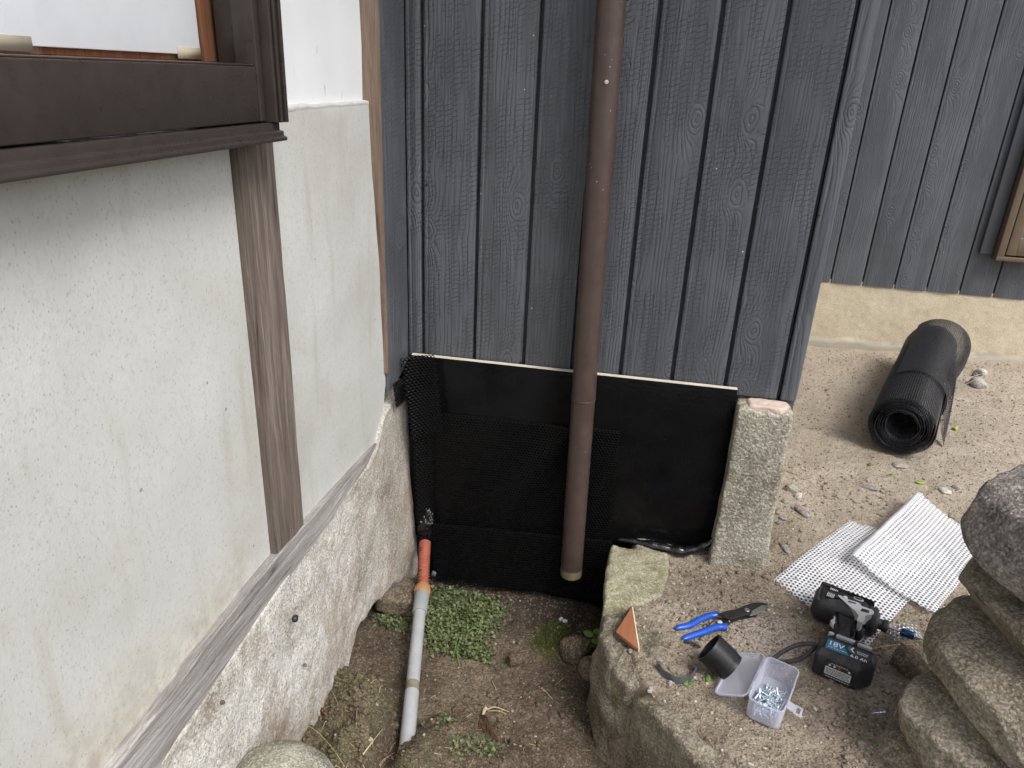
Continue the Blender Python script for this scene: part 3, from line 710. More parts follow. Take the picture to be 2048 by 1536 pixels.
# ================================================================== DARK HOUSE (metal siding)
DH = thing('siding_house', 'house clad in charcoal embossed wood-grain metal siding above a stucco base', 'house', (0, 2.6, 0))
YW = 1.75
def plank(name, x0, x1, zb0, zb1, ztop, mp, mat, seed, gap=.0075, dep=.019, parent=None):
    """one siding board; mp(s, d, z): s across, d out of the wall"""
    w = x1-x0; prof = [(0, -dep), (.0004, -.004), (.0018, -.0008), (.005, .0004), (.009, .0002), (.0105, -.0008), (.013, .0002), (.019, .001)]
    nin = max(2, int(w/.02)); a, b_ = .019, w-gap-.012
    if b_ > a:
        for k in range(1, nin): s = a+(b_-a)*k/nin; prof.append((s, .001+.0012*math.sin(math.pi*k/nin)))
    prof += [(w-gap-.010, .0008), (w-gap-.004, -.0006), (w-gap-.0012, -.003), (w-gap, -dep), (w, -dep)]
    prof = [p for p in prof if p[0] <= w+1e-9] if w > .035 else [(0, -dep), (.0005, -.003), (.003, 0), (w*.5, .0008), (w-.004, 0), (w-.001, -.002), (w, -dep)]
    nz = 24; V = []; UV = []; F = []; m = len(prof); ro = (seed*.371) % 5
    for j in range(nz+1):
        t = j/nz
        for s, d in prof:
            zb = zb0+(zb1-zb0)*s/w; z = zb+(ztop-zb)*t
            V.append(mp(x0+s, d+.0006*math.sin(z*7+seed), z)); UV.append((s+seed*.9173, z+ro*1.37))
    for j in range(nz):
        for k in range(m-1): F.append((j*m+k, j*m+k+1, (j+1)*m+k+1, (j+1)*m+k))
    # folded lower lip
    b = len(V)
    for s, d in prof: V.append(mp(x0+s, -dep-.004, zb0+(zb1-zb0)*s/w+.0005)); UV.append((s, 0))
    for k in range(m-1): F.append((b+k, b+k+1, k+1, k))
    o = mobj(name, V, F, mat, parent or DH, True, uv=UV); return autosmooth(o, 45)
front = lambda s, d, z: (s, YW-d, z)
SX = [-.616, -.572, -.432, -.300, -.173, -.049, .080, .211, .341, .3795]
for k in range(len(SX)-1):
    plank('siding_board', SX[k], SX[k+1], .461, .461, 3.0, front, M_SIDB if k == len(SX)-2 else M_SIDF, k+1, **({'gap': .0004, 'dep': .006} if k == len(SX)-2 else {}))
leftm = lambda s, d, z: (-.6285+d+(s-1.628)*.13, s, z)
# in-corner strip folded on to the left wall
plank('corner_strip', 1.628, 1.7475, .405, .452, 3.0, leftm, M_SIDF, 23, gap=.001, dep=.006)
# right end of the front wall, folded round the corner and running back
box('side_wall', (.345, YW+.009, .30), (.378, 3.66, 3.0), M_SIDB, DH, .003)
YB = 3.65
back = lambda s, d, z: (s, YB-d, z)
BX = [.60, .69, .8315, .974, 1.116, 1.257, 1.398, 1.541, 1.683, 1.826, 1.968, 2.11, 2.252, 2.394, 2.536, 2.678, 2.82, 2.962, 3.104, 3.246, 3.388, 3.53, 3.672]
for k in range(len(BX)-1):
    plank('siding_board', BX[k], BX[k+1], .318, .318, 3.0, back, M_SIDB, 40+k, gap=.004)
plank('siding_board', .379, .60, .318, .318, 3.0, back, M_SIDB, 39, gap=.004)
# screw heads on the seams
hv = lathe('cap', [(0, .0032), (.0012, .003), (.0018, .0015), (.0019, 0.0002)], (0, 0, 0), (0, -1, 0), M_STEELD, n=10)
hm = hv.data; bpy.data.objects.remove(hv)
for (u, v, Y) in [(1282, 405, YW), (1399, 405, YW), (1515, 418, YW), (1638, 433, YW), (1454, 770, YW), (1568, 770, YW), (1041, 727, YW), (853, 372, YW), (961, 372, YW), (1070, 392, YW)]:
    p = WY(u, v, Y-.002); o = bpy.data.objects.new('siding_screw', hm); COL.objects.link(o); o.parent = DH; o.location = p-Vector(DH.location); o.data.materials.clear() if False else None
# foundations
gx = np.concatenate([np.arange(.378, 2.3, .01), np.arange(2.3, 3.68, .03)]); gzv = np.linspace(-.06, .335, 42); X, Z = np.meshgrid(gx, gzv)
P = np.stack([X.ravel(), np.full(X.size, YB+.004), Z.ravel()], 1); k = fbm(P, 9, 4, 51)*.002+fbm(P, 60, 3, 55)*.0012
P[:, 1] += k-.008*smooth(P[:, 2]+fbm(P, 8, 3, 3)*.014, .05, .030); i = np.arange(X.size).reshape(X.shape)
F = np.stack([i[:-1, :-1], i[:-1, 1:], i[1:, 1:], i[1:, :-1]], -1).reshape(-1, 4)
mobj('stucco_base', P, F, M_STUCCO, DH)
box('footing', (-.60, YW+.022, -.4), (.34, YW+.2, .46), M_KERB, DH, .004)
box('footing', (.30, YW+.2, -.3), (.375, 3.60, .33), M_STUCCO, DH, .004)
# tan window of the back wall
def bw(name, a, b, mat, par, bv=.002):
    V, F = boxvf(a, b); V = [Vector(v)-Vector(DH.location) for v in V]; o = mobj(name, V, F, mat, par, True, False)
    if bv: bevel(o, bv)
    return o
wx = 1.480; Yf = YB-.062
win2 = bw('window', (wx, Yf, .498), (wx+1.2, YB-.003, .517), M_ALU2, DH)
bw('frame_jamb', (wx, Yf, .5175), (wx+.030, YB-.003, 1.75), M_ALU2, win2)
bw('frame_groove', (wx+.0305, Yf+.006, .5175), (wx+.035, YB-.003, 1.75), M_DARK, win2, 0)
bw('sash_stile', (wx+.0355, Yf+.004, .524), (wx+.075, YB-.01, 1.75), M_ALU2, win2)
bw('sash_rail', (wx+.0755, Yf+.006, .524), (wx+1.16, YB-.01, .60), M_ALU2, win2)
bw('pane', (wx+.076, Yf+.02, .60), (wx+1.16, Yf+.024, 1.75), M_GLASS, win2, 0)
bw('inner_board', (wx+.076, Yf+.045, .655), (wx+1.16, Yf+.049, 1.75), M_PAPER, win2, 0)
bw('inner_rail', (wx+.076, Yf+.03, .601), (wx+1.16, Yf+.044, .65), M_INNER, win2, 0)
bw('frame_head', (wx-.002, Yf-.002, 1.751), (wx+1.2, YB-.003, 1.79), M_ALU2, win2)
bw('window_flashing', (wx-.055, YB-.020, .515), (wx-.002, YB-.0045, 1.80), M_SIDB, win2, .003)
# wall core so that no light leaks through the cladding
box('wall_core', (-.95, YW+.022, .462), (.344, YW+.25, 3.0), M_DARK, DH, 0)
box('wall_core', (.40, YB+.016, .336), (3.67, YB+.2, 3.0), M_DARK, DH, 0)

# eave slabs on both houses (above the picture), unseen, added to shade walls and pit; the gutter feeds the downpipe
box('shade_eaves', (-.648, -2.0, 2.62), (-.16, 1.60, 2.68), M_POST, LH, .004)
box('shade_eaves', (-.15, 1.22, 2.78), (2.3, YW-.012, 2.84), M_POST, DH, .004)
box('gutter', (-.16, 1.10, 2.70), (2.3, 1.215, 2.80), M_PIPE, DH, .01)
# ================================================================== DOWNPIPE
p0 = WY(1223, 0, 1.69); p1 = WY(1142, 1148, 1.69); ax = (p1-p0)/(p0.z-p1.z)
at = lambda z: p0+ax*(p0.z-z)
pj = WY(1168, 798, 1.69).z
DP = thing('downpipe', 'brown plastic rain downpipe hanging in front of the charcoal siding', 'drainpipe', at(p1.z))
lathe('upper_pipe', [(0, .0268), (0, .0303), (.004, .0307), (.03, .0302), (3.0-pj, .0302)], at(pj), at(3.0), M_PIPE, DP, 48)
lathe('lower_pipe', [(0, .0275), (0, .0297), (pj-p1.z-.0225, .0297), (pj-p1.z+.03, .0295)], at(p1.z+.024), at(pj), M_PIPE, DP, 48)
lathe('pipe_end', [(.02, .0270), (.0, .0272), (.0, .0299), (.010, .0303), (.0205, .0300), (.0245, .0299)], at(p1.z), at(pj), M_PIPEEND, DP, 48)
lathe('joint_ring', [(0, .0304), (.0008, .0313), (.0028, .0313), (.0036, .0304)], at(pj-.0005), at(3), M_PIPE, DP, 48)
lathe('dropping', [(0, .0045), (.0012, .004), (.002, .0005)], WY(1213, 164, 1.6585), WY(1213, 164, 1.6585)+Vector((0, -1, 0)), M_PEBW, DP, 9)
for zb in (1.62, 2.5):
    c = at(zb); tube('pipe_bracket', [c+Vector((.034*math.cos(a), .034*math.sin(a), 0)) for a in np.linspace(0, 2*math.pi, 25)], .003, M_PIPE, DP, 6)
    tube('bracket_arm', [c+Vector((0, .034, 0)), Vector((c.x, YW+.005, zb))], .004, M_PIPE, DP, 6)

# ================================================================== BLACK BOARD, PERFORATED SHEETS, PILLAR
YBD = 1.729
BB_ = thing('painted_board', 'glossy black painted plywood board with a raw pale top edge closing the wall', 'board', (0, YBD, -.2))
tl = WY(866, 717, YBD); tr = WY(1475, 780, YBD)
poly = [(-.612, -.26), (-.035, -.26), (-.030, -.03), (.252, -.02), (tr.x, tr.z), (-.606, tl.z+.003)]
frb = lambda x, y, z: (x, YBD-z, y)
prism('board_face', poly, -.013, .0, M_BLK, BB_, .0012, True, frb)
prism('raw_edge', [(-.60, tl.z+.0034), (tr.x, tr.z+.0004), (tr.x, tr.z+.0016), (-.60, tl.z+.0046)], -.0125, .0012, M_PLYEDGE, BB_, 0, True, frb)
for u, v in ((1042, 764), (958, 752), (1360, 790)):
    p = WY(u, v, YBD); lathe('screw_head', [(0, .004), (.001, .0038), (.0014, .002), (.0014, .0003)], p, p+Vector((0, -1, 0)), M_BLKP, BB_, 12)
def quadmap(a, b, c, d, off=lambda u, v: Vector((0, 0, 0))):
    a, b, c, d = map(Vector, (a, b, c, d))
    return lambda u, v: (a*(1-u)*(1-v)+b*u*(1-v)+c*u*v+d*(1-u)*v)+off(u, v)
def black_perf(name, quad, label, off, pitch=.0092):
    q = [Vector(p) for p in quad]; w = (q[1]-q[0]).length; h = (q[3]-q[0]).length; f = quadmap(*quad, off)
    o = perf(name, w, h, pitch, pitch*.33, lambda x, y: f(x/w, y/h), M_BLKP, None, .0012)
    return tag(o, label, 'metal sheet', 'black sprayed perforated sheets on the board')
yp = YBD-.004
black_perf('perforated_sheet', [WY(852, 822, yp), WY(1246, 862, yp), WY(1222, 1092, yp), WY(862, 1062, yp)], 'large middle black perforated metal sheet behind the brown downpipe',
           lambda u, v: Vector((0, -.003*math.sin(u*7)*math.sin(v*5)-.002-.012*math.exp(-((u-.35-.4*(1-v))**2)/.006)*(v > .0), 0)))
black_perf('perforated_sheet', [WY(858, 1042, yp-.012), WY(1228, 1080, yp-.012), WY(1197, 1204, yp-.02), WY(872, 1160, yp-.02)], 'lowest black perforated metal sheet reaching down into the pit',
           lambda u, v: Vector((0, -.006-.006*math.sin(u*5+1)*v, 0)))
black_perf('perforated_sheet', [WY(832, 850, yp), WY(868, 850, yp), WY(872, 1085, yp-.008), WY(842, 1085, yp-.008)], 'narrow black perforated strip running down the inner corner',
           lambda u, v: Vector((0, -.022*(1-u)**2-.006, 0)))
black_perf('perforated_sheet', [WY(811, 706, yp-.006), WY(874, 707, yp-.006), WY(889, 862, yp-.010), WY(834, 872, yp-.010)], 'small black perforated patch at the top left corner of the board',
           lambda u, v: Vector((0, -.012-.03*(1-u)**3, 0)))
xw = -.6155
black_perf('perforated_sheet', [WX(783, 768, xw), WX(816, 742, xw), WX(821, 790, xw), WX(790, 818, xw)], 'tiny black perforated scrap folded on to the left wall below the siding strip', lambda u, v: Vector((.003, 0, 0)))
# black sealant: bead along the foot of the board and lumps by the hose
V = []; pts = [(1236, 1079), (1262, 1082), (1300, 1090), (1335, 1098), (1365, 1103), (1395, 1098), (1420, 1086), (1433, 1072)]
path = []
for k in range(57):
    t = k/56*(len(pts)-1); a = int(min(t, len(pts)-2)); f = t-a; u = pts[a][0]*(1-f)+pts[a+1][0]*f; v = pts[a][1]*(1-f)+pts[a+1][1]*f
    path.append(WY(u, v, 1.715-.012*math.sin(math.pi*k/56)))
rr = [(.005+.009*math.sin(math.pi*k/56))*(1+.12*math.sin(k*.45)+.06*math.sin(k*.9)) for k in range(57)]
tag(tube('sealant_bead', path, rr, M_TAR, None, 10, sharp=False), 'glossy black sealant smeared along the foot of the black board', 'sealant')
c = WY(851, 1062, 1.70)
o = rock('sealant_lump', c+Vector((0, .004, .012)), (.020, .014, .050), (0, .08, 0), M_TAR, 61, 5, 2, .34, 2.2)
tag(o, 'lumpy black sealant round the top of the red hose', 'sealant')
# concrete pillar under the corner
PL = thing('concrete_pillar', 'pale pebbly concrete foundation pillar under the right corner of the siding', 'pillar', (.32, 1.78, -.06))
stone_block('shaft', [(.240, 1.690), (.366, 1.688), (.372, 1.70), (.374, 2.02), (.238, 2.02)], -.07, .452, M_PILLAR, PL, .014, 71, .004, 200, flare=.016)
rock('foot', (.318, 1.735, -.045), (.105, .085, .055), (0, 0, .1), M_PILLAR, 73, 5, 2.3, .22, 1.6, PL)
stone_block('mortar_cap', [(.262, 1.694), (.345, 1.692), (.362, 1.72), (.36, 1.745), (.262, 1.745)], .446, .460, M_PINK, PL, .006, 75, .0025, 70)

# ================================================================== DRAIN HOSE AND GREY PIPE
a = Vector((-.549, 1.68, -.078)); j1 = G(846, 1176, -.145); j2 = G(842, 1192, -.150); j3 = G(839, 1226, -.158); e = G(813, 1496, -.205)
DR = thing('drain_pipe', 'grey plastic drain pipe joined by an orange collar to a red ribbed hose', 'pipe', e)
n = 90; path = []; rad = []
for k in range(n+1):
    t = k/n; m = a.lerp(j1, t); m.z += .008*math.sin(math.pi*t); path.append(m); rad.append(.0148+.0024*math.sin(k*2*math.pi/5))
tube('red_hose', path, rad, M_RED, DR, 24, sharp=False)
for t, an in ((.2, .9), (.26, .9), (.62, .7), (.70, 1.0), (.93, .8)):
    m = a.lerp(j1, t); d = (j1-a).normalized(); s = d.cross(Vector((0, 0, 1))).normalized(); u_ = s.cross(d)
    arc = [m+(u_*math.sin(q)+s*math.cos(q))*.0166+Vector((0, 0, .008*math.sin(math.pi*t))) for q in np.linspace(an-.35, an+.3, 6)]
    tube('hose_slit', arc, .0012, M_INK, DR, 6)
d = (j2-j1).normalized()
lathe('orange_collar', [(-.004, .016), (-.004, .0205), (.002, .0215), (.02, .0215), (.0235, .0205), (.0235, .017)], j1, j2, M_ORANGE, DR, 40)
rib = []
for k in range(20):
    q = 2*math.pi*k/20; s = d.cross(Vector((0, 0, 1))).normalized(); u_ = s.cross(d); o_ = (u_*math.sin(q)+s*math.cos(q))*.0216
    rib.append(tubevf([j1+o_+d*.002, j1+o_+d*.019], .0011, 5))
mobj('collar_ribs', *merge(rib), M_ORANGE, DR)
L1 = (j3-j1).length; dd = (e-j3).normalized()
lathe('socket', [(.018, .0165), (.018, .0195), (.028, .0200), (.030, .0205), (.036, .0200), (L1-.002, .0200), (L1, .0190), (L1, .0160)], j1, j3, M_GREYD, DR, 40)
LL = (e-j3).length
lathe('pipe_body', [(-.02, .0162), (LL*.68, .0162), (LL*.685, .0162), (LL+.03, .0162)], j3, e, M_GREY, DR, 40)
lathe('mud_band', [(LL*.565, .0162), (LL*.568, .0166), (LL*.622, .0166), (LL*.626, .0162)], j3, e, M_DIRT, DR, 40)
lathe('joint_sleeve', [(LL*.628, .0162), (LL*.630, .0172), (LL+.03, .0174)], j3, e, M_GREY, DR, 40)

tag(rock('plastic_scrap', WY(868, 1148, 1.695), (.007, .004, .010), (0, .2, 0), M_FOAM, 151, 3, 2.2, .3), 'bluish scrap of plastic film beside the red hose', 'plastic scrap')
# ================================================================== KERB STONES round the pit
P2 = lambda u, v, z=0.0: (lambda q: (q.x, q.y))(G(u, v, z))
kb = tag(stone_block('kerb_stone', [P2(1222, 1096), P2(1335, 1112), P2(1338, 1150), P2(1328, 1196), P2(1280, 1215), P2(1206, 1218), P2(1212, 1150)], -.30, .013, M_KERBG, None, .014, 81, .0045, 160),
         'flat mossy pale concrete block beside the lower end of the downpipe', 'kerb stone')
tag(stone_block('kerb_stone', [P2(1207, 1222, -.01), P2(1275, 1222, -.01), P2(1320, 1270, -.01), P2(1335, 1330, -.01), P2(1295, 1372, -.01), P2(1255, 1368, -.01), P2(1215, 1335, -.01), P2(1196, 1262, -.01)], -.32, -.001, M_KERB, None, .018, 83, .008, 180, flare=.006),
    'rough kerb stone with a dark mossy flank under the plywood triangle', 'kerb stone')
tag(stone_block('kerb_stone', [P2(1266, 1384), P2(1300, 1374), P2(1380, 1410), P2(1500, 1500), P2(1560, 1600), P2(1490, 1640), P2(1400, 1530), P2(1290, 1410)], -.34, .002, M_KERB, None, .02, 87, .007, 220, flare=.004),
    'long slanting kerb stone at the bottom edge below the screw box', 'kerb stone')
# flat grey stone showing under the foundation, dark stone and clods in the pit
def prk(name, u, v, z, dims, rot, mat, seed, label, cat='stone', group=None, sub=4, amp=.14, n=2.6, dz=0.0):
    p = G(u, v, z); p.z += dz; return tag(rock(name, p, dims, rot, mat, seed, sub, n, amp, cuts=8, cd=(.75, .96)), label, cat, group)
prk('footing_stone', 800, 1196, -.20, (.062, .055, .030), (0, .03, .05), M_BROCK, 91, 'flat grey footing stone under the broken foundation left of the pipe', n=7, amp=.05, dz=.01)
prk('stone', 1150, 1306, -.225, (.040, .034, .040), (.2, .3, .5), M_BROCK, 93, 'dark brown stone leaning on the kerb inside the pit', dz=.01)
prk('stone', 1176, 1345, -.235, (.022, .026, .035), (.1, .2, .9), M_BROCK, 94, 'smaller dark stone below the leaning one at the kerb', dz=.01)
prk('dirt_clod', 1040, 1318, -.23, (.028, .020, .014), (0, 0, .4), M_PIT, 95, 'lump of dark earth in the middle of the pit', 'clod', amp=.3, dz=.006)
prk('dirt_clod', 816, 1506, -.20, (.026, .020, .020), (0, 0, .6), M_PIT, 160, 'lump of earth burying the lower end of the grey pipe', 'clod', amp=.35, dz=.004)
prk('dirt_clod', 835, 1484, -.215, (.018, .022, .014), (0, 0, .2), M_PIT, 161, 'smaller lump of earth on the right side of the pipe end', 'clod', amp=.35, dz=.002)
o = rock('boulder', G(560, 1650, -.08), (.118, .10, .165), (0, .06, .25), M_BOULD, 97, 5, 2.2, .05)
tag(o, 'rounded speckled granite boulder at the bottom edge beside the foundation', 'boulder')
prk('pottery_sherd', 640, 1428, -.135, (.020, .006, .017), (.2, .3, -.5), M_SHERD, 98, 'glossy dark brown pottery sherd leaning on the foundation', 'sherd', dz=.012, n=3)
prk('stone', 664, 1420, -.135, (.016, .013, .016), (.2, .3, .2), M_SLATE, 99, 'small grey stone right beside the brown sherd', dz=.006)
prk('stone', 738, 1500, -.15, (.009, .008, .028), (.1, .2, .2), M_KERBG, 100, 'upright mossy yellow stone chip on the mound', dz=.012)

# stacked stones at the lower right: a dry pile leaning out of the picture
SDIR = Vector((math.cos(R(-56)), math.sin(R(-56)), 0)); SPER = Vector((-SDIR.y, SDIR.x, 0))
def stk(u, v, Y, L, w, h, tilt, mat, seed, label, n=3.3, amp=.055):
    c = WY(u, v, Y)+SDIR*(L*.62)-Vector((0, 0, L*.62*.20))+SPER*(w*.93)
    return tag(rock('stacked_stone', c, (L, w, h), (tilt, .20, R(-56)), mat, seed, 6, n, amp, cuts=20, cd=(.74, .96)), label, 'stone', 'dry stone stack')
STACK = [
    (1962, 1050, 1.21, .20, .15, .088, .10, M_STACKD, 111, 'dark pitted stone on top of the dry stone stack'),
    (1946, 1192, 1.22, .20, .15, .064, -.05, M_STACK, 113, 'shadowed second stone just under the dark top one of the stack'),
    (1862, 1312, 1.17, .22, .17, .076, .05, M_STACK, 117, 'large brown third stone in the middle of the stack'),
    (1797, 1428, 1.14, .22, .18, .070, .0, M_STACK, 119, 'brown fourth stone low in the stack with a mossy upper left'),
    (1738, 1530, 1.12, .22, .20, .068, .0, M_STACK, 121, 'lowest stone of the stack, cut off by the bottom edge'),
]
for s_ in STACK: stk(*s_)

# ================================================================== WHITE PERFORATED SHEETS on the soil
def lay(pts, z): return [G(u, v, z) for u, v in pts]
A0, A1, A3 = Vector((.391, 1.642, 0)), Vector((.668, 2.022, 0)), Vector((.582, 1.456, 0)); A2 = A1+A3-A0
wA = (A1-A0).length; hA = (A3-A0).length
def mapA(x, y):
    u = x/wA; v = y/hA; p = A0*(1-u)*(1-v)+A1*u*(1-v)+A2*u*v+A3*(1-u)*v
    p.z = gz(p.x, p.y)*.85+.0055+.004*math.sin(u*3+.5)*math.sin(v*3.1)-.004*max(0, 1-u*6)**2
    return p
tag(perf('perforated_sheet', wA, hA, .0112, .0037, mapA, M_WSHEET, None, .0010, keep=lambda x, y: not (x/wA > .93 and y/hA < .12+(x/wA-.93)*1.2)),
    'white perforated metal sheet lying flat under the power tool', 'metal sheet', 'white perforated sheets')
B0, B1, B3 = Vector((.603, 1.746, 0)), Vector((.872, 2.136, 0)), Vector((.764, 1.594, 0)); B2 = B1+B3-B0
wB = (B1-B0).length; hB = (B3-B0).length
def mapB(x, y):
    u = x/wB; v = y/hB; p = B0*(1-u)*(1-v)+B1*u*(1-v)+B2*u*v+B3*(1-u)*v
    p.z = gz(p.x, p.y)*.85+.009+.046*(1-v)**2.4*(.75+.25*u)+.009*v*(1-u)
    if y < 0: p.z += y*.5
    return p
tag(perf('perforated_sheet', wB, hB, .0112, .0037, mapB, M_WSHEET, None, .0010, border=[(0, -.011, wB, .0045)]),
    'white perforated metal sheet with one plain folded edge raised over the other sheet', 'metal sheet', 'white perforated sheets')
C0 = [G(1768, 1262, .012), G(1832, 1250, .022), G(1846, 1282, .006), G(1790, 1288, .006)]
fC = quadmap(*C0, lambda u, v: Vector((0, 0, .012*math.sin(u*3))))
tag(perf('perforated_offcut',   .09, .045, .0112, .0037, lambda x, y: fC(x/.09, y/.045), M_STEEL, None, .0010), 'small curled perforated metal offcut under the tip of the screw bit', 'offcut')

# ================================================================== NETTING ROLL
NA = Vector((.891, 2.483, .118)); NB = Vector((1.262, 3.432, .118)); NL = (NB-NA).length; nd = (NB-NA).normalized()
ns_ = nd.cross(Vector((0, 0, 1))).normalized(); nu = Vector((0, 0, 1))
NR = thing('netting_roll', 'roll of black plastic netting lying on the sand against the beige wall', 'netting', ((NA+NB)/2).xy.to_3d())
def npt(s, th, r): return NA+nd*s+(ns_*math.cos(th)+nu*math.sin(th))*r
TURN = 8; r0, r1 = .048, .107
def rsp(th, s=0): return r0+(r1-r0)*th/(2*math.pi*TURN)+.0012*math.sin(th*3.3+s*9)+.0010*math.sin(th*7.1)
def strand(P, w, out):
    """thin three-sided thread along a list of points"""
    V, F = out; b = len(V); m = len(P)
    for i, p in enumerate(P):
        t = (P[min(i+1, m-1)]-P[max(i-1, 0)]).normalized(); a_ = t.cross(Vector((.3, .2, .93))).normalized(); c_ = t.cross(a_)
        V += [p+a_*w, p-a_*w*.5+c_*w*.87, p-a_*w*.5-c_*w*.87]
    for i in range(m-1):
        for k in range(3): F.append((b+3*i+k, b+3*i+(k+1) % 3, b+3*i+3+(k+1) % 3, b+3*i+3+k))
out = ([], [])
for k in range(int(NL/.0095)):                                # hoops of the two outer turns, all along the roll
    s = k*.0095; q = random.uniform(-.001, .001)
    strand([npt(s+q+.0006*math.sin(i*2.1+k), th, rsp(th, s)) for i, th in enumerate(np.linspace(2*math.pi*(TURN-2), 2*math.pi*TURN, 72))], .0012, out)
for k in range(9):                                            # hoops of the inner turns at the open end
    s = k*.0075; strand([npt(s+.002*math.sin(th*1.9+k)+.004*math.sin(th*.6), th, rsp(th, s)) for th in np.linspace(0, 2*math.pi*(TURN-2), 230)], .0013, out)
for k in range(9, 45):
    s = k*.0075; strand([npt(s, th, rsp(th, s)) for th in np.linspace(0, 2*math.pi, 36)], .00095, out)
mobj('hoop_threads', out[0], out[1], M_NET, NR)
out = ([], [])
th = 2*math.pi*(TURN-2)
while th < 2*math.pi*TURN:
    strand([npt(s, th+.01*math.sin(s*6), rsp(th, s)+.0012) for s in np.linspace(-.003, NL+.004, 14)], .0016, out); th += .0078/.108
th = 0
while th < 2*math.pi*(TURN-2):
    strand([npt(s, th, rsp(th, s)) for s in (-.006+random.uniform(-.004, .004), .03, .07)], .0014, out); th += .0078/rsp(th)
mobj('rib_threads', out[0], out[1], M_NET, NR)
V = []; F = []                                                # tightly wound inner turns
for i, th in enumerate(np.linspace(2*math.pi*.9, 2*math.pi*(TURN-2.1), 150)):
    for s in (.016, NL*.5, NL-.004): V.append(npt(s, th, rsp(th)-.001))
F = [(3*i+k, 3*i+k+1, 3*i+4+k, 3*i+3+k) for i in range(149) for k in range(2)]
o = mobj('wound_core', V, F, M_BLKP, NR); mm = o.modifiers.new('thickness', 'SOLIDIFY'); mm.thickness = .0008
out = ([], [])                                                # loose outer layer, flaring at the far end and ending in a pointed flap
def flap(s, t):
    r = .114+.030*smooth(s, .35, 1.0)*math.sin(min(1, t*1.3)*math.pi*.75)
    return npt(s*NL, R(128-168*t), float(r))+ns_*float(.02*smooth(s, .6, 1)*t)
for k in range(110):
    s = .28+.72*k/109; strand([flap(s, t) for t in np.linspace(0, 1, 22)], .0008, out)
for k in range(54):
    t = k/53; strand([flap(s, t) for s in np.linspace(.28, 1, 22)], .0009, out)
tipp = G(1886, 893, .006)
def tail(a_, t):
    top = flap(.30, .45+.55*t); top2 = flap(.62, .55+.45*t); b = top.lerp(top2, 1-a_) if False else top2.lerp(top, min(1, a_*1.5))
    m = b.lerp(tipp+nd*.03*t, max(0, (a_-.3)/.7)**1.15); m += ns_*.012*math.sin(a_*math.pi); m.z = max(m.z, .006); return m
for k in range(46):
    a_ = k/45; strand([tail(a_, t) for t in np.linspace(0, 1, 9)], .0008, out)
for k in range(15):
    t = k/14; strand([tail(a_, t) for a_ in np.linspace(0, 1, 18)], .0009, out)
mobj('loose_flap', out[0], out[1], M_NET, NR)
w0 = npt(.33, R(5), .118)
tube('tie_wire', [npt(.33, R(40), .115), w0, G(1925, 772, .05), G(1968, 750, .03)], .0011, M_WIRE, NR, 6)
tube('tie_wire', [npt(.40, R(30), .116), npt(.40, R(0), .122), G(1935, 756, .06), G(1962, 748, .045)], .0011, M_WIRE, NR, 6)

# ================================================================== IMPACT DRIVER, lying on its side
ID = thing('impact_driver', 'black and silver cordless impact driver with 18V battery lying on the soil', 'power tool',
           (.437, 1.344, gz(.5, 1.40)+.001), (R(1.5), R(-1), R(-20.5)))
def lp(name, poly, lev, mat, ang=40): return pillow(name, poly, lev, mat, ID, False, None, ang)
BAT = rpoly([(.006, .004), (.092, .0), (.118, .030), (.119, .064), (.100, .070), (.010, .070), (.0, .058), (.0, .012)], .006)
bat = lp('battery', BAT, [(.000, .006), (.003, .002), (.008, 0), (.052, 0), (.058, .0025), (.066, .008), (.0685, .011), (.069, .014)], M_BODY, 28)
def on(parent, name, poly, z0, z1, mat, fr=None, bv=0):
    return prism(name, poly, z0, z1, mat, parent, bv, False, fr)
on(bat, 'teal_label', rpoly([(.017, .018), (.066, .018), (.047, .050), (.020, .051), (.017, .048)], .002), .0690, .0694, M_TEAL)
def text(name, body, size, mat, parent, M4):
    cu = bpy.data.curves.new('t', 'FONT'); cu.body = body; cu.size = size; cu.extrude = .0001; cu.offset = size*.012; cu.align_x = 'LEFT'
    t = bpy.data.objects.new('t', cu); COL.objects.link(t); dg = bpy.context.evaluated_depsgraph_get()
    me = bpy.data.meshes.new_from_object(t.evaluated_get(dg)); bpy.data.objects.remove(t)
    me.transform(M4); me.materials.clear(); me.materials.append(mat); o = bpy.data.objects.new(name, me); COL.objects.link(o); o.parent = parent; return o
T = Matrix.Translation
text('voltage_print', '18V', .0205, M_WHITE, bat, T((.0195, .0315, .0696)))
text('small_print', '\u30ea\u30c1\u30a6\u30e0\u30a4\u30aa\u30f3', .0056, M_WHITE, bat, T((.0205, .0235, .0696)))
text('capacity_print', '6.0 Ah', .0125, M_WHITE, bat, T((.067, .0185, .0696)))
for x0, mt in ((.056, M_TEAL), (.0625, M_WHITE)):
    on(bat, 'chevron', [(x0+.008, .0345), (x0+.0115, .0345), (x0+.0055, .042), (x0+.0085, .050), (x0+.005, .050), (x0+.0015, .042)], .0690, .06955, mt)
for k, (a_, b_) in enumerate(((.077, .100), (.079, .098))):
    for q in np.arange(a_, b_, .0034): on(bat, 'name_print', [(q, .0405-k*.005), (q+.0025, .0405-k*.005), (q+.0022, .044-k*.005), (q+.0003, .0436-k*.005)], .0690, .0694, M_LGREY)
frf = lambda x, y, z: (x, .002-z-(x-.006)*.0465, y)            # label on the face towards the viewer
on(bat, 'label_plate', rpoly([(.024, .008), (.082, .008), (.082, .054), (.024, .054)], .002), -.0004, .0006, M_BODY, frf)
on(bat, 'rating_label', rpoly([(.027, .018), (.079, .018), (.079, .038), (.027, .038)], .001), .0006, .0010, M_LGREY, frf)
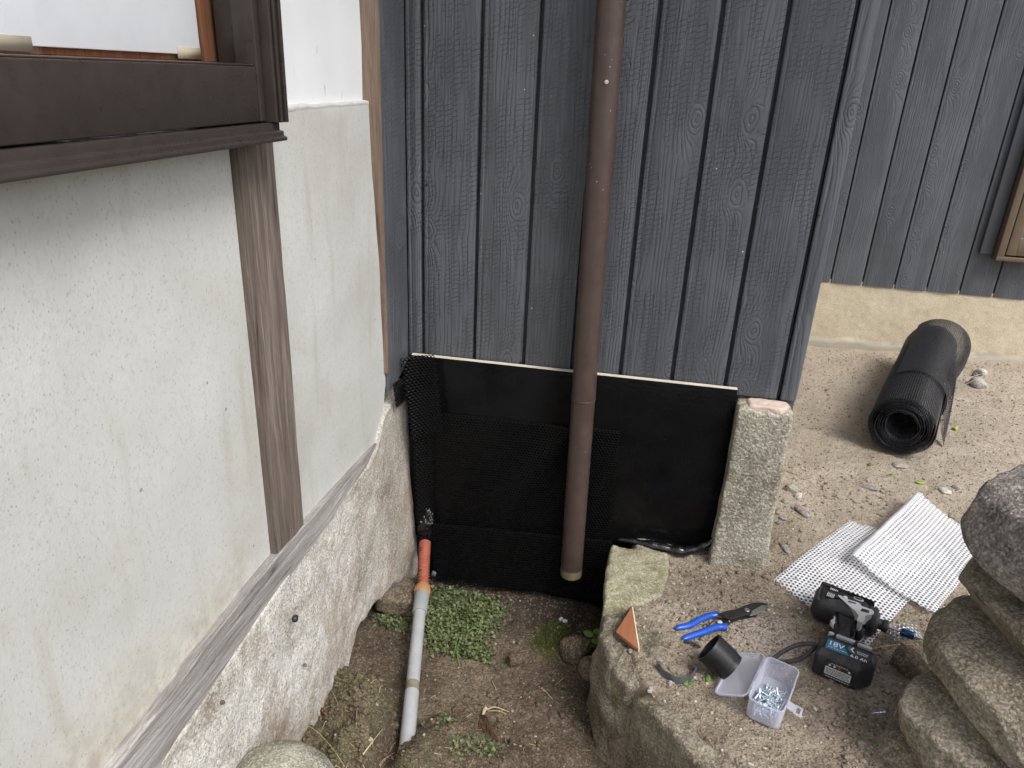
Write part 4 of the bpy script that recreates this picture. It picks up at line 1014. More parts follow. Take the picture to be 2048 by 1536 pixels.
for r_ in range(6):
    x = .029
    while x < .074:
        w_ = random.uniform(.002, .007); on(bat, 'print_line', [(x, .0206+r_*.0028), (min(.077, x+w_), .0206+r_*.0028), (min(.077, x+w_), .0218+r_*.0028), (x, .0218+r_*.0028)], .0010, .0012, M_INK, frf); x += w_+.0012
for k, mt in enumerate((M_LGREY, M_LGREY, M_REDINK, M_INK, M_LGREY)):
    x = .032+k*.0098; on(bat, 'pictogram', rpoly([(x, .0415), (x+.0045, .0415), (x+.0045, .0462), (x, .0462)], .0012), .0006, .0010, mt, frf)
for k in range(9): on(bat, 'print_line', [(.030+k*.0055, .0125), (.0338+k*.0055, .0125), (.0338+k*.0055, .0137), (.030+k*.0055, .0137)], .0006, .0010, M_LGREY, frf)
for k in range(7): on(bat, 'print_line', [(.036+k*.005, .0488), (.0395+k*.005, .0488), (.0395+k*.005, .0498), (.036+k*.005, .0498)], .0006, .0010, M_LGREY, frf)
lp('battery_foot', rpoly([(.016, .0705), (.102, .0705), (.104, .082), (.086, .090), (.030, .090), (.014, .084)], .004), [(.006, .002), (.010, 0), (.056, 0), (.062, .003), (.064, .008)], M_BODY, 30)
lp('release_clip', rpoly([(.030, .0715), (.066, .0705), (.070, .079), (.032, .080)], .002), [(.060, 0), (.0665, 0), (.0675, .0015)], M_SILV)
lp('release_clip', rpoly([(.074, .0705), (.103, .0695), (.103, .078), (.076, .079)], .002), [(.058, 0), (.0655, 0), (.0665, .0015)], M_SILV)
lp('foot_button', [(.020+.006*math.cos(q), .077+.004*math.sin(q)) for q in np.linspace(0, 2*math.pi, 16)[:-1]], [(.05, 0), (.0655, 0), (.067, .002)], M_LGREY)
HAN = rpoly([(.024, .088), (.070, .088), (.066, .110), (.064, .135), (.070, .165), (.010, .175), (.006, .150), (.012, .118)], .006)
lp('handle', HAN, [(.010, .012), (.014, .006), (.022, .001), (.034, 0), (.046, .001), (.055, .006), (.059, .012)], M_RUB, 60)
lp('grip_scuff', [(.010, .130), (.015, .118), (.020, .109), (.018, .120), (.022, .128), (.017, .134), (.021, .142), (.013, .150), (.015, .140)], [(.040, 0), (.0572, 0), (.0576, .0006)], M_SCUFF)
for k in range(3): lp('grip_groove', [(.030+k*.010, .108), (.0315+k*.010, .108), (.0325+k*.010, .140), (.031+k*.010, .140)], [(.05, 0), (.0597, 0), (.0598, .0003)], M_INK)
MOT = rpoly([(-.036, .176), (-.026, .168), (.020, .168), (.078, .174), (.088, .186), (.088, .222), (.074, .238), (.0, .245), (-.030, .243), (-.039, .230)], .008)
lp('motor_housing', MOT, [(.002, .020), (.006, .010), (.014, .003), (.024, 0), (.046, 0), (.058, .003), (.066, .010), (.070, .018), (.0715, .024)], M_BODY, 60)
lp('top_guard', rpoly([(-.036, .244), (-.030, .236), (.070, .231), (.088, .228), (.086, .236), (-.028, .250)], .002), [(.016, .001), (.020, 0), (.060, 0), (.070, .002), (.072, .005)], M_RUB)
lp('rear_cap', rpoly([(-.0405, .182), (-.030, .172), (-.020, .171), (-.020, .243), (-.030, .246), (-.042, .232)], .006), [(.010, .008), (.022, 0), (.048, 0), (.064, .006), (.0685, .013)], M_RUB, 60)
for k in range(5): lp('vent_slot', [(-.012+k*.0036, .2145), (-.0100+k*.0036, .2145), (-.0088+k*.0036, .232), (-.0108+k*.0036, .232)], [(.06, 0), (.0708-.0003*k, 0), (.0714-.0003*k, .0003)], M_LGREY)
for k in range(5): lp('vent_slot', [(-.014+k*.0034, .193), (-.0122+k*.0034, .193), (-.0114+k*.0034, .2085), (-.0132+k*.0034, .2085)], [(.06, 0), (.0722, 0), (.0727, .0003)], M_LGREY)
for k in range(4): lp('air_slot', [(.009+k*.0042, .208), (.0118+k*.0042, .2075), (.0122+k*.0042, .212), (.0094+k*.0042, .2125)], [(.06, 0), (.0722, 0), (.0724, .0004)], M_SCUFF)
SP = rpoly([(.012, .206), (.024, .203), (.055, .205), (.060, .196), (.086, .196), (.088, .184), (.080, .176), (.072, .168), (.074, .150), (.070, .140), (.062, .142), (.064, .160), (.056, .172), (.034, .188)], .0035)
lp('silver_panel', SP, [(.046, 0), (.0715, 0), (.0732, .0012), (.0736, .0022)], M_SILV)
lp('panel_slot', rpoly([(.032, .1955), (.050, .1975), (.050, .2015), (.034, .2015)], .0015), [(.06, 0), (.0738, 0), (.0741, .0004)], M_INK)
lp('panel_window', rpoly([(.062, .178), (.080, .180), (.080, .191), (.064, .190)], .002), [(.06, 0), (.0738, 0), (.0742, .0005)], M_BODY)
lp('housing_screw', [(.025+.005*math.cos(q), .209+.005*math.sin(q)) for q in np.linspace(0, 2*math.pi, 16)[:-1]], [(.05, 0), (.0742, 0), (.0752, .001)], M_LGREY)
lp('maker_badge', [(.052+.011*math.cos(q), .2225+.0058*math.sin(q)) for q in np.linspace(0, 2*math.pi, 24)[:-1]], [(.05, 0), (.0722, 0), (.0727, .0006)], M_LGREY)
lp('badge_inset', [(.052+.009*math.cos(q), .2225+.0042*math.sin(q)) for q in np.linspace(0, 2*math.pi, 24)[:-1]], [(.06, 0), (.0729, 0), (.0731, .0004)], M_BODY)
lp('trigger', rpoly([(.066, .138), (.078, .142), (.082, .156), (.074, .166), (.066, .164)], .003), [(.018, .003), (.022, 0), (.044, 0), (.048, .003)], M_RUB)
def ll(name, prof, mat, n=36): return lathe(name, prof, (0, .206, .036), (1, .206, .036), mat, ID, n, False)
ll('nose', [(.070, .020), (.080, .034), (.090, .0325), (.100, .026), (.104, .022), (.104, .010)], M_BODY)
ll('nose_bumper', [(.088, .031), (.089, .0350), (.096, .0345), (.099, .029)], M_RUB)
ll('chuck', [(.103, .013), (.104, .0125), (.112, .0125), (.114, .0150), (.122, .0150), (.125, .012), (.125, .004)], M_STEELD)
ll('bit_shank', [(.120, .0031), (.235, .0031), (.240, .002)], M_STEEL, 6)
ll('bit_collar', [(.150, .004), (.151, .0085), (.153, .0095), (.176, .0095), (.178, .0085), (.179, .004)], M_NAVY)
ll('bit_tip', [(.205, .0036), (.228, .0036), (.234, .0024), (.242, .0006)], M_STEEL, 6)
# wrist strap
sv = []
def strap(path, w, nm):
    V = []; F = []
    for i, p in enumerate(path):
        t = (path[min(i+1, len(path)-1)]-path[max(i-1, 0)]).normalized(); s = Vector((0, 0, 1)) if True else None
        a_ = (s-t*s.dot(t)).normalized(); a_ = (a_+t.cross(a_)*.9).normalized(); V += [p-a_*w, p+a_*w]
    F = [(2*i, 2*i+1, 2*i+3, 2*i+2) for i in range(len(path)-1)]
    V = [Matrix.Rotation(R(20.5), 3, 'Z') @ (Vector(v)-Vector(ID.location)) for v in V]
    o = mobj(nm, V, F, M_RUB, ID, True, False); m = o.modifiers.new('thickness', 'SOLIDIFY'); m.thickness = .0014
def bez(p, n=24):
    P = [Vector(q) for q in p]; out = []
    for i in range(n+1):
        t = i/n; Q = P[:]
        while len(Q) > 1: Q = [Q[k].lerp(Q[k+1], t) for k in range(len(Q)-1)]
        out.append(Q[0])
    return out
sa = G(1634, 1290, .045)
strap(bez([sa, G(1590, 1278, .05), G(1555, 1310, .03), G(1530, 1330, .008)]), .0048, 'strap')
strap(bez([sa, G(1625, 1300, .035), G(1610, 1320, .016), G(1595, 1326, .008), G(1570, 1322, .006), G(1535, 1322, .007)]), .0048, 'strap')

# ================================================================== SNIPS
zs = gz(.25, 1.45)
SN = thing('metal_snips', 'metal snips with blue vinyl handles lying open on the soil', 'snips', (.25, 1.45, zs))
Z = lambda u, v, z: G(u, v, zs+z)
def pxprism(name, pts, z0, z1, mat, parent, bv=.0008):
    """outline measured on the resting plane at height z0"""
    q = [G(u, v, zs+z0) for u, v in pts]; q = [(p.x, p.y) for p in q]
    ar = sum(q[i][0]*q[(i+1) % len(q)][1]-q[(i+1) % len(q)][0]*q[i][1] for i in range(len(q)))
    if ar < 0: q = q[::-1]
    q = rpoly(q, .002, 2); n = len(q); V = [(x, y, zs+z0) for x, y in q]+[(x, y, zs+z1) for x, y in q]
    F = [tuple(range(n))[::-1], tuple(range(n, 2*n))]+[(i, (i+1) % n, n+(i+1) % n, n+i) for i in range(n)]
    o = mobj(name, V, F, mat, parent); bevel(o, bv, 2); return o
zi = lambda x, y: (1300+x/6.98, 1180+y/6.98)                     # coordinates read from the enlarged crop
pxprism('upper_blade', [zi(*p) for p in ((1000, 330), (1060, 312), (1200, 290), (1320, 235), (1450, 195), (1560, 195), (1648, 218), (1600, 275), (1500, 330), (1400, 370), (1340, 368), (1130, 430), (1050, 415), (1000, 380))], .0095, .0145, M_STEELD, SN)
pxprism('blade_bevel', [zi(*p) for p in ((1430, 290), (1560, 215), (1645, 220), (1590, 285), (1480, 345), (1390, 368))], .0146, .0156, M_STEEL, SN, .0004)
pxprism('lower_blade', [zi(*p) for p in ((1010, 400), (1130, 440), (1340, 385), (1500, 345), (1480, 375), (1340, 400), (1160, 450), (1090, 500), (1050, 520), (1000, 470))], .0045, .0090, M_STEELD, SN)
pxprism('catch', [zi(*p) for p in ((935, 450), (985, 430), (1015, 470), (960, 490))], .0092, .0125, M_LGREY, SN)
pxprism('tang', [zi(*p) for p in ((900, 345), (1000, 335), (1040, 400), (960, 400), (905, 385))], .0070, .0112, M_STEELD, SN)
p = Z(*zi(1352, 285), .0145); lathe('pivot_bolt', [(0, .0068), (.002, .0066), (.0028, .0055), (.0029, .0048), (.0024, .0044), (.0036, .0036), (.0040, .0002)], p, p+Vector((0, 0, 1)), M_STEEL, SN, 24)
p = Z(*zi(1048, 350), .0145); lathe('pivot_pin', [(0, .0032), (.0008, .003), (.001, .0002)], p, p+Vector((0, 0, 1)), M_STEELD, SN, 14)
def handle(name, pts, rr, flat=.62):
    P = [Z(*zi(*p), .0095) for p in pts]; P = bez_chain(P, 5); r_ = np.interp(np.linspace(0, 1, len(P)), np.linspace(0, 1, len(rr)), rr)
    V, F = tubevf(P, list(r_), 16); V = [Vector((v.x, v.y, zs+.0095+(v.z-zs-.0095)*flat*1.35)) for v in V]
    o = mobj(name, V, F, M_BLUE, SN); return o
def bez_chain(P, k):
    out = []
    for i in range(len(P)-1):
        a_, b_, c_, d_ = P[max(i-1, 0)], P[i], P[i+1], P[min(i+2, len(P)-1)]
        for j in range(k):
            t = j/k; out.append(.5*((2*b_)+(c_-a_)*t+(2*a_-5*b_+4*c_-d_)*t*t+(3*b_-a_-3*c_+d_)*t**3))
    out.append(P[-1]); return out
handle('handle', [(355, 540), (420, 520), (560, 490), (700, 410), (830, 360), (915, 345), (930, 345)], [.003, .0075, .0080, .0082, .0080, .0078, .0092, .0095])
handle('handle', [(450, 690), (520, 660), (680, 605), (820, 560), (950, 515), (1040, 515), (1075, 520)], [.003, .0078, .0084, .0086, .0084, .0082, .0095, .0098])
ring = [Z(*zi(775+34*math.cos(q), 505+26*math.sin(q)), .008) for q in np.linspace(0, 4*math.pi, 40)]
tube('spring', [Z(*zi(905, 410), .009)]+ring+[Z(*zi(930, 470), .009)], .0011, M_STEELD, SN, 6)
tube('latch_strap', bez([Z(*zi(480, 735), .006), Z(*zi(540, 700), .014), Z(*zi(640, 750), .012), Z(*zi(700, 800), .006)]), [.003]*25, M_RUB, SN, 8)

# ================================================================== BLACK CUP (offcut coupling), CLAMP, PLYWOOD TRIANGLE
pb = G(1463, 1336, .031); pa = G(1418, 1294, .061); Lp = (pb-pa).length
o = lathe('plastic_cup', [(.0, .0315), (.0, .0345), (.003, .0350), (.006, .0343), (Lp*.72, .0338), (Lp*.84, .0318), (Lp, .0315), (Lp, .0285), (Lp*.74, .0287), (.003, .0312), (.0, .0315)], pa, pb, M_POT, None, 56)
tag(o, 'black plastic pipe coupling lying on its side by the blue handles', 'pipe coupling')
CLP = [G(1317, 1328, .014), G(1325, 1342, .010), G(1334, 1352, .007), G(1350, 1361, .006), G(1368, 1363, .006), G(1382, 1355, .006), G(1391, 1342, .009), G(1390, 1334, .013)]
V = []; F = []; CP = bez_chain(CLP, 6)
for i, q in enumerate(CP):
    t = (CP[min(i+1, len(CP)-1)]-CP[max(i-1, 0)]).normalized(); nrm_ = t.cross(Vector((0, 0, 1))).normalized(); zb = gz(q.x, q.y)
    for a_, b_ in ((-.0012, 0), (.0016, 0), (.0022, .009), (.0016, .0175), (-.0012, .0175), (-.0020, .009)): V.append(Vector((q.x, q.y, zb+b_+.001))+nrm_*a_)
m = 6; F = [(i*m+k, i*m+(k+1) % m, (i+1)*m+(k+1) % m, (i+1)*m+k) for i in range(len(CP)-1) for k in range(m)]+[tuple(range(m))[::-1], tuple(range((len(CP)-1)*m, len(CP)*m))]
CLM = thing('pipe_clamp', 'dark grey half-round plastic pipe clamp lying below the black coupling', 'pipe clamp', (CP[20].x, CP[20].y, gz(CP[20].x, CP[20].y)))
autosmooth(mobj('band', V, F, M_CLAMP, CLM), 40)
for q, s in ((CP[0], 1), (CP[-1], -1)):
    zb = gz(q.x, q.y)+.003; box('lug', (q.x-.005, q.y-.003, zb), (q.x+.005, q.y+.004, zb+.015), M_CLAMP, CLM, .0015)
tri = [G(1263, 1219, .008), G(1231, 1268, .008), G(1276, 1303, .008)]
zt = [max(gz(p.x, p.y), .004)+.003 for p in tri]
PT = thing('plywood_triangle', 'small reddish-brown triangular plywood offcut lying on the kerb stone', 'plywood offcut', ((tri[0].x+tri[1].x+tri[2].x)/3, (tri[0].y+tri[1].y+tri[2].y)/3, .004))
zt = .007
prism('veneer_face', [(p.x, p.y) for p in tri], zt, zt+.0085, M_PLY, PT, .0004)
e0, e1 = tri[0], tri[2]; dn = (e1-e0).normalized(); dn = Vector((-dn.y, dn.x, 0)); dn = dn if dn.x > 0 else -dn
prism('raw_edge', [(e0.x+dn.x*.0003, e0.y+dn.y*.0003), (e1.x+dn.x*.0003, e1.y+dn.y*.0003), (e1.x+dn.x*.0030, e1.y+dn.y*.0030), (e0.x+dn.x*.0030, e0.y+dn.y*.0030)], zt+.0004, zt+.0092, M_PLYEDGE, PT, 0)

# ================================================================== SCREW BOX
bxa = math.atan2(1.157-1.291, .347-.399)                         # long axis, towards the viewer
BXL, BXW, BXH = .143, .068, .050
bc = Vector((.3415, 1.235, 0)); bz = gz(.34, 1.23)+.002
SB = thing('screw_box', 'translucent plastic box of screws with its lid folded open', 'box', (bc.x, bc.y, bz), (R(-1), 0, bxa+math.pi/2))
def rrect(w, l, r, n=7):
    P = []
    for cx, cy, a0 in ((w/2-r, l/2-r, 0), (-w/2+r, l/2-r, 90), (-w/2+r, -l/2+r, 180), (w/2-r, -l/2+r, 270)):
        for k in range(n): q = R(a0+90*k/(n-1)); P.append((cx+r*math.cos(q), cy+r*math.sin(q)))
    return P
def dens(P, step=.004):
    out = []
    for i in range(len(P)):
        a_, b_ = Vector(P[i]), Vector(P[(i+1) % len(P)]); k = max(1, int((b_-a_).length/step))
        for j in range(k): out.append(tuple(a_.lerp(b_, j/k)))
    return out
def tray(name, w, l, h, r, th, mat, parent, fr=lambda p: p, rim=.0018, notch=None):
    O = dens(rrect(w, l, r)); I = [(x*(1-2*th/w), y*(1-2*th/l)) for x, y in O]; n = len(O); V = []; F = []
    rings = [(O, 0, .94), (O, .0015, .97), (O, .005, .985), (O, h*.6, .998), (O, h-.0022, 1), ([(x*(1+2*rim/w), y*(1+2*rim/l)) for x, y in O], h-.002, 1), ([(x*(1+2*rim/w), y*(1+2*rim/l)) for x, y in O], h, 1), (I, h, 1), (I, h*.5, .995), (I, .005, .98), (I, .0022, .955)]
    for P, z, s in rings:
        for x, y in P:
            zz = z
            if notch and z > h*.55: zz = z-notch(x, y)
            V.append(fr(Vector((x*s, y*s, zz))))
    for k in range(len(rings)-1):
        for j in range(n): F.append((k*n+j, k*n+(j+1) % n, (k+1)*n+(j+1) % n, (k+1)*n+j))
    F.append(tuple(range(n))[::-1]); F.append(tuple(range((len(rings)-1)*n, len(rings)*n)))
    return autosmooth(mobj(name, V, F, mat, parent, True, False), 50)
ntc = lambda x, y: .014*float(smooth(x, BXW*.40, BXW*.47))*float(smooth(abs(y+.004), .042, .034))
tray('tray', BXW, BXL, BXH, .014, .0013, M_PP, SB, notch=ntc)
la = R(-148)                                                     # lid swung past vertical on the far long side
def lidf(p):
    q = Vector((p.x-BXW/2, p.y, -p.z)); q = Matrix.Rotation(R(33), 3, 'Y') @ Vector((-(BXW/2-p.x)-.0, p.y, 0)) if False else None
    d_ = BXW/2-p.x                                               # distance from the hinge line
    a_ = R(-26); return Vector((-BXW/2-.004-d_*math.cos(a_)-p.z*math.sin(a_)*-1*0, p.y, BXH-.006+d_*math.sin(a_)+p.z*math.cos(a_)))
tray('lid', BXW, BXL, .010, .014, .0012, M_PP, SB, lidf)
for y0 in (-.030, .016):
    box('hinge', (-BXW/2-.0065, y0, BXH-.009), (-BXW/2-.0005, y0+.016, BXH-.0035), M_PP, SB, .0012, False)
LT = [(0, -.011), (.010, -.011), (.013, -.014), (.026, -.014), (.029, -.011), (.029, .011), (.026, .014), (.013, .014), (.010, .011), (0, .011)]
Lo = rpoly(LT, .002, 2); hole_ = [(.016, -.008), (.024, -.008), (.024, .008), (.016, .008)]
def latchf(x, y, z): return Vector((BXW/2+.0015+x*.93, y-.016, BXH-.024-x*.22+z))
parts = []
for (x0, y0, x1, y1) in ((0, -.011, .014, .011), (.014, -.013, .018, .013), (.018, -.013, .026, -.0085), (.018, .0085, .026, .013), (.026, -.013, .030, .013)):
    V, F = boxvf((x0, y0, 0), (x1, y1, .0018)); parts.append(([latchf(*v) for v in V], F))
mobj('latch', *merge(parts), M_PP, SB, False, False)
# screws: one shared mesh, each screw a thing of its own
def screwmesh(L=.030):
    prof = [(0, .0005), (0, .0033), (.0010, .0036), (.0030, .0017)]; t = .0032
    while t < L-.005: prof += [(t, .00135), (t+.0007, .0020)]; t += .0016
    prof += [(L-.004, .0013), (L, .0001)]
    o = lathe('s', prof, (0, 0, 0), (0, 0, -1), M_SCREW, n=7, sharp=50); me = o.data
    me.transform(Matrix.Translation(o.location)); bpy.data.objects.remove(o); me.name = 'screw'; return me
SM = screwmesh()
rb = Matrix.Rotation(bxa+math.pi/2, 4, 'Z'); nscr = 0
for k in range(230):
    lay_ = k % 5
    for _ in range(40):
        x = random.uniform(-BXW/2+.006, BXW/2-.006); y = random.uniform(-BXL/2+.008, .036)
        if random.random() < math.exp(-((y+.022)/.040)**2): break
    hz = .0055+.0042*lay_*math.exp(-((y+.02)/.04)**2)
    az = random.uniform(0, 2*math.pi); tl_ = R(random.gauss(0, 13))
    Mx = Matrix.Translation((x, y, hz)) @ Matrix.Rotation(az, 4, 'Z') @ Matrix.Rotation(math.pi/2+tl_, 4, 'Y') @ Matrix.Translation((0, 0, .015))
    ends = [Mx @ Vector((0, 0, 0)), Mx @ Vector((0, 0, -.030))]
    if any(abs(q.x) > BXW/2-.006 or abs(q.y) > BXL/2-.006 or q.z < .0045 or q.z > .030 for q in ends): continue
    o = bpy.data.objects.new('screw', SM); COL.objects.link(o); o.matrix_world = Matrix.Translation((bc.x, bc.y, bz)) @ rb @ Mx
    tag(o, 'small zinc screw in the heap inside the open plastic box', 'screw', 'screws heaped in the plastic box'); nscr += 1
def loose(u, v, az, z, label):
    p = G(u, v, z); o = bpy.data.objects.new('screw', SM); COL.objects.link(o)
    o.matrix_world = Matrix.Translation((p.x, p.y, z+.0035)) @ Matrix.Rotation(az, 4, 'Z') @ Matrix.Rotation(math.pi/2, 4, 'Y') @ Matrix.Translation((0, 0, .015))
    tag(o, label, 'screw')
p = G(1755, 1428); loose(1755, 1428, R(20), gz(p.x, p.y), 'single loose zinc screw on the soil beside the stone stack')
p = G(1243, 1527, -.255); loose(1243, 1527, R(0), pz(p.x, p.y)-.002, 'single loose screw down in the dark pit by the kerb')

# ================================================================== PEBBLES, LEAVES, STRAWS, TWIGS
def gpeb(u, v, d, mat, seed, label, name='pebble', cat='pebble', rot=None, n=2.4, sub=3, amp=.18):
    p = G(u, v, 0); z = gz(p.x, p.y); p = G(u, v, z+d[2]*.5); z = gz(p.x, p.y)
    rot = rot or (random.uniform(-.3, .3), random.uniform(-.3, .3), random.uniform(0, 3))
    return tag(rock(name, (p.x, p.y, z+d[2]*.42), d, rot, mat, seed, sub, n, amp*.6, cuts=9, cd=(.72, .96)), label, cat)
gpeb(1583, 976, (.017, .014, .014), M_PEB, 201, 'grey pebble close to the right side of the concrete pillar')
gpeb(1597, 991, (.014, .011, .011), M_PEBW, 202, 'white pebble just below the grey one by the pillar')
gpeb(1570, 1003, (.010, .009, .008), M_PEB, 203, 'pale chip touching the right edge of the pillar')
gpeb(1603, 1022, (.016, .036, .009), M_SLATE, 204, 'long grey-brown slate chip lying right of the pillar', 'slate_chip', 'stone chip', (0, .2, .45), 3)
gpeb(1565, 1036, (.009, .012, .006), M_SLATE, 205, 'small blue-grey chip at the pillar edge above the other', 'slate_chip', 'stone chip')
gpeb(1558, 1046, (.010, .009, .007), M_SLATE, 206, 'small grey chip at the pillar edge below the other', 'slate_chip', 'stone chip')
gpeb(1571, 1096, (.010, .026, .006), M_SLATE, 207, 'thin dark slate chip between the pillar foot and the white sheet', 'slate_chip', 'stone chip', (0, .1, .3), 3)
gpeb(1737, 975, (.030, .012, .006), M_SLATE, 208, 'flat bluish stone chip below the netting roll', 'slate_chip', 'stone chip', (0, 0, -.3), 3)
gpeb(1890, 980, (.016, .022, .007), M_PEBW, 209, 'flat pale stone flake by the dark stack stone', 'stone_flake', 'stone chip', (0, 0, .3))
gpeb(1913, 975, (.014, .011, .008), M_PEB, 210, 'oval whitish pebble next to the pale flake')
gpeb(1798, 930, (.030, .020, .008), M_PEB, 211, 'crumbly pale stone in the sand under the netting roll', 'stone_flake', 'stone chip', (0, 0, .2), 2.4)
gpeb(1958, 762, (.038, .030, .026), M_PEB, 212, 'grey stone holding down the wire beside the netting roll', 'stone', 'stone')
gpeb(1963, 742, (.028, .020, .018), M_PEBW, 213, 'whitish stone right behind the grey wire stone', 'stone', 'stone')
gpeb(1951, 745, (.012, .012, .012), M_BROCK, 214, 'little brown stone in the pair of wire stones', 'stone', 'stone')
gpeb(1823, 1330, (.042, .030, .030), M_BROCK, 215, 'angular olive-brown stone between the battery and the stack', 'stone', 'stone', (.3, .2, -.5), 3.6, 4, .16)
gpeb(1825, 1268, (.020, .012, .010), M_SLATE, 216, 'dark flat stone at the end of the screw bit', 'stone', 'stone')
gpeb(1258, 1330, (.006, .006, .004), M_PEB, 217, 'tan pebble on the kerb below the plywood triangle')
gpeb(1376, 1207, (.005, .005, .004), M_PEBW, 218, 'tiny white pebble on the soil above the snips')
gpeb(1300, 1385, (.011, .006, .005), M_PEB, 219, 'cream stone chip on the corner of the long kerb stone', 'slate_chip', 'stone chip')
gpeb(1340, 1366, (.006, .006, .006), M_PEB, 220, 'beige pebble at the left foot of the pipe clamp')
gpeb(1629, 1417, (.005, .006, .004), M_PEB, 221, 'small cream pebble below the battery')
for k, (u, v) in enumerate(((1130, 1241), (1122, 1238))):
    p = G(u, v, -.23); tag(rock('pebble', (p.x, p.y, pz(p.x, p.y)+.003), (.007, .005, .005), (0, 0, k), M_PEBW, 230+k, 3), ('white pebble on the moss patch, right one of two', 'white pebble on the moss patch, left one of two')[k], 'pebble')
def leafmesh(L, w, curl=.3, n=7):
    V = []; F = []
    for i in range(n+1):
        t = i/n; ww = w*math.sin(math.pi*min(1, t*.92+.06))**.8*.5; x = L*(t-.5); z = curl*L*(t-.5)**2
        V += [(x, -ww, z+ww*.25), (x, 0, z), (x, ww, z+ww*.25)]
    for i in range(n):
        for k in range(2): F.append((3*i+k, 3*i+k+1, 3*i+4+k, 3*i+3+k))
    return V, F
def leaf(u, v, L, w, az, mat, label, pit=False, curl=.4, tilt=0, dz=.002):
    p = G(u, v, -.23 if pit else 0.0); z = pz(p.x, p.y) if pit else gz(p.x, p.y); p = G(u, v, z); z = pz(p.x, p.y) if pit else gz(p.x, p.y)
    V, F = leafmesh(L, w, curl); M_ = Matrix.Rotation(az, 3, 'Z') @ Matrix.Rotation(tilt, 3, 'Y')
    V = [M_ @ Vector(q)+Vector((p.x, p.y, z+dz+abs(math.sin(tilt))*L/2)) for q in V]; o = mobj('leaf', V, F, mat)
    m = o.modifiers.new('thickness', 'SOLIDIFY'); m.thickness = .0005; return tag(o, label, 'leaf')
leaf(1840, 967, .030, .020, .3, M_LEAFY, 'bright lime leaf near the corner of the raised white sheet')
leaf(1740, 930, .022, .014, 1.2, M_LEAFG, 'small green leaf on the sand below the netting roll')
leaf(1782, 951, .016, .010, .2, M_LEAFG, 'tiny pale green leaf right of the small green one')
leaf(1652, 781, .018, .014, .5, M_LEAFB, 'orange-brown leaf scrap on the sand right of the siding corner')
leaf(1652, 968, .014, .011, 1.0, M_LEAFB, 'reddish leaf scrap between the pillar and the netting roll')
leaf(1909, 860, .030, .018, 1.0, M_LEAFY, 'yellowish curled leaf right of the netting flap', curl=1.5)
leaf(1416, 1361, .016, .011, 1.4, M_LEAFG, 'green leaf on the soil below the black coupling', curl=.8, tilt=-.4)
leaf(1371, 1369, .013, .010, .8, M_LEAFG, 'left one of two green leaves under the pipe clamp', tilt=-.3)
leaf(1383, 1369, .014, .010, .2, M_LEAFG, 'right one of two green leaves under the pipe clamp', tilt=-.3)
leaf(1751, 1490, .014, .008, .5, M_LEAFG, 'small dull leaf at the foot of the lowest stack stone')
leaf(1830, 1318, .014, .009, .9, M_LEAFG, 'green leaf tucked behind the angular brown stone', dz=.045)
# kerbside seedlings
def seedling(u, v, z, label, k, s=.022):
    p = G(u, v, z); z = pz(p.x, p.y); t = thing('seedling', label, 'plant', (p.x, p.y, z), group='seedlings along the pit kerb')
    rs = random.Random(k)
    for j in range(5 if k else 4):
        a_ = rs.uniform(0, 6.28); hh = rs.uniform(.012, .045); q = Vector((math.cos(a_)*.014, math.sin(a_)*.014, hh))
        tube('stem', [(0, 0, 0), (q.x*.5, q.y*.5, hh*.7), q], .0009, M_LEAFG, t, 5, world=False)
        V, F = leafmesh(s*rs.uniform(.7, 1.2), s*rs.uniform(.7, 1), .5); M_ = Matrix.Rotation(a_, 3, 'Z') @ Matrix.Rotation(rs.uniform(-.5, .5), 3, 'X')
        o = mobj('leaf', [M_ @ Vector(w_)+q for w_ in V], F, M_LEAFG if k % 2 else M_LEAFY, t, True, False); m = o.modifiers.new('thickness', 'SOLIDIFY'); m.thickness = .0004
seedling(1184, 1298, -.24, 'dark green seedling at the kerb beside the leaning stone', 1, .026)
seedling(1255, 1504, -.26, 'pale green seedling at the foot of the long kerb stone', 4, .020)
seedling(1236, 1485, -.26, 'small yellowish seedling just left of the pale one', 6, .014)
STR = 0
def straw(pts, r_, mat, label, pit=True, name='straw', cat='straw', group=None, taper=True):
    P = []
    for q in pts:
        u, v = q[:2]; dz = q[2] if len(q) > 2 else .002
        f = pz if pit else gz; p = G(u, v, -.23 if pit else 0); z = f(p.x, p.y); p = G(u, v, z+dz); p.z = f(p.x, p.y)+dz; P.append(p)
    P = bez_chain(P, 5); rr = [r_*(1-.7*i/len(P)) for i in range(len(P))] if taper else r_
    return tag(tube(name, P, rr, mat, None, 5, sharp=False), label, cat, group)
straw([(868, 1336), (890, 1305, .004), (915, 1280, .006), (940, 1264, .004)], .0022, M_TWIG, 'brown stem lying from the liverwort towards the grey pipe', name='twig', cat='twig')
straw([(1066, 1424), (1072, 1400), (1092, 1372), (1120, 1358), (1155, 1338, .006)], .0012, M_TWIG, 'thin branching twig on the right half of the pit floor', name='twig', cat='twig')
straw([(1150, 1340, .006), (1162, 1352), (1172, 1362)], .0008, M_TWIG, 'short fork at the upper tip of the branching twig', name='twig', cat='twig')
straw([(1078, 1372), (1090, 1382), (1105, 1398)], .0018, M_STRAW, 'pale split straw crossing the branching twig')
straw([(1189, 1455), (1196, 1475), (1203, 1500)], .0010, M_TWIG, 'reddish thread of root near the kerb foot', name='root', cat='root')
straw([(973, 1420, .004), (990, 1414, .008), (1018, 1423, .003)], .0026, M_STRAW, 'broad pale straw blade on the root tuft')
straw([(975, 1422, .003), (995, 1422, .006), (1012, 1428, .003)], .0018, M_STRAW, 'narrow pale straw blade below the broad one')
straw([(872, 1412), (885, 1418), (898, 1428)], .0014, M_LEAFB, 'orange dry sliver left of the root tuft')
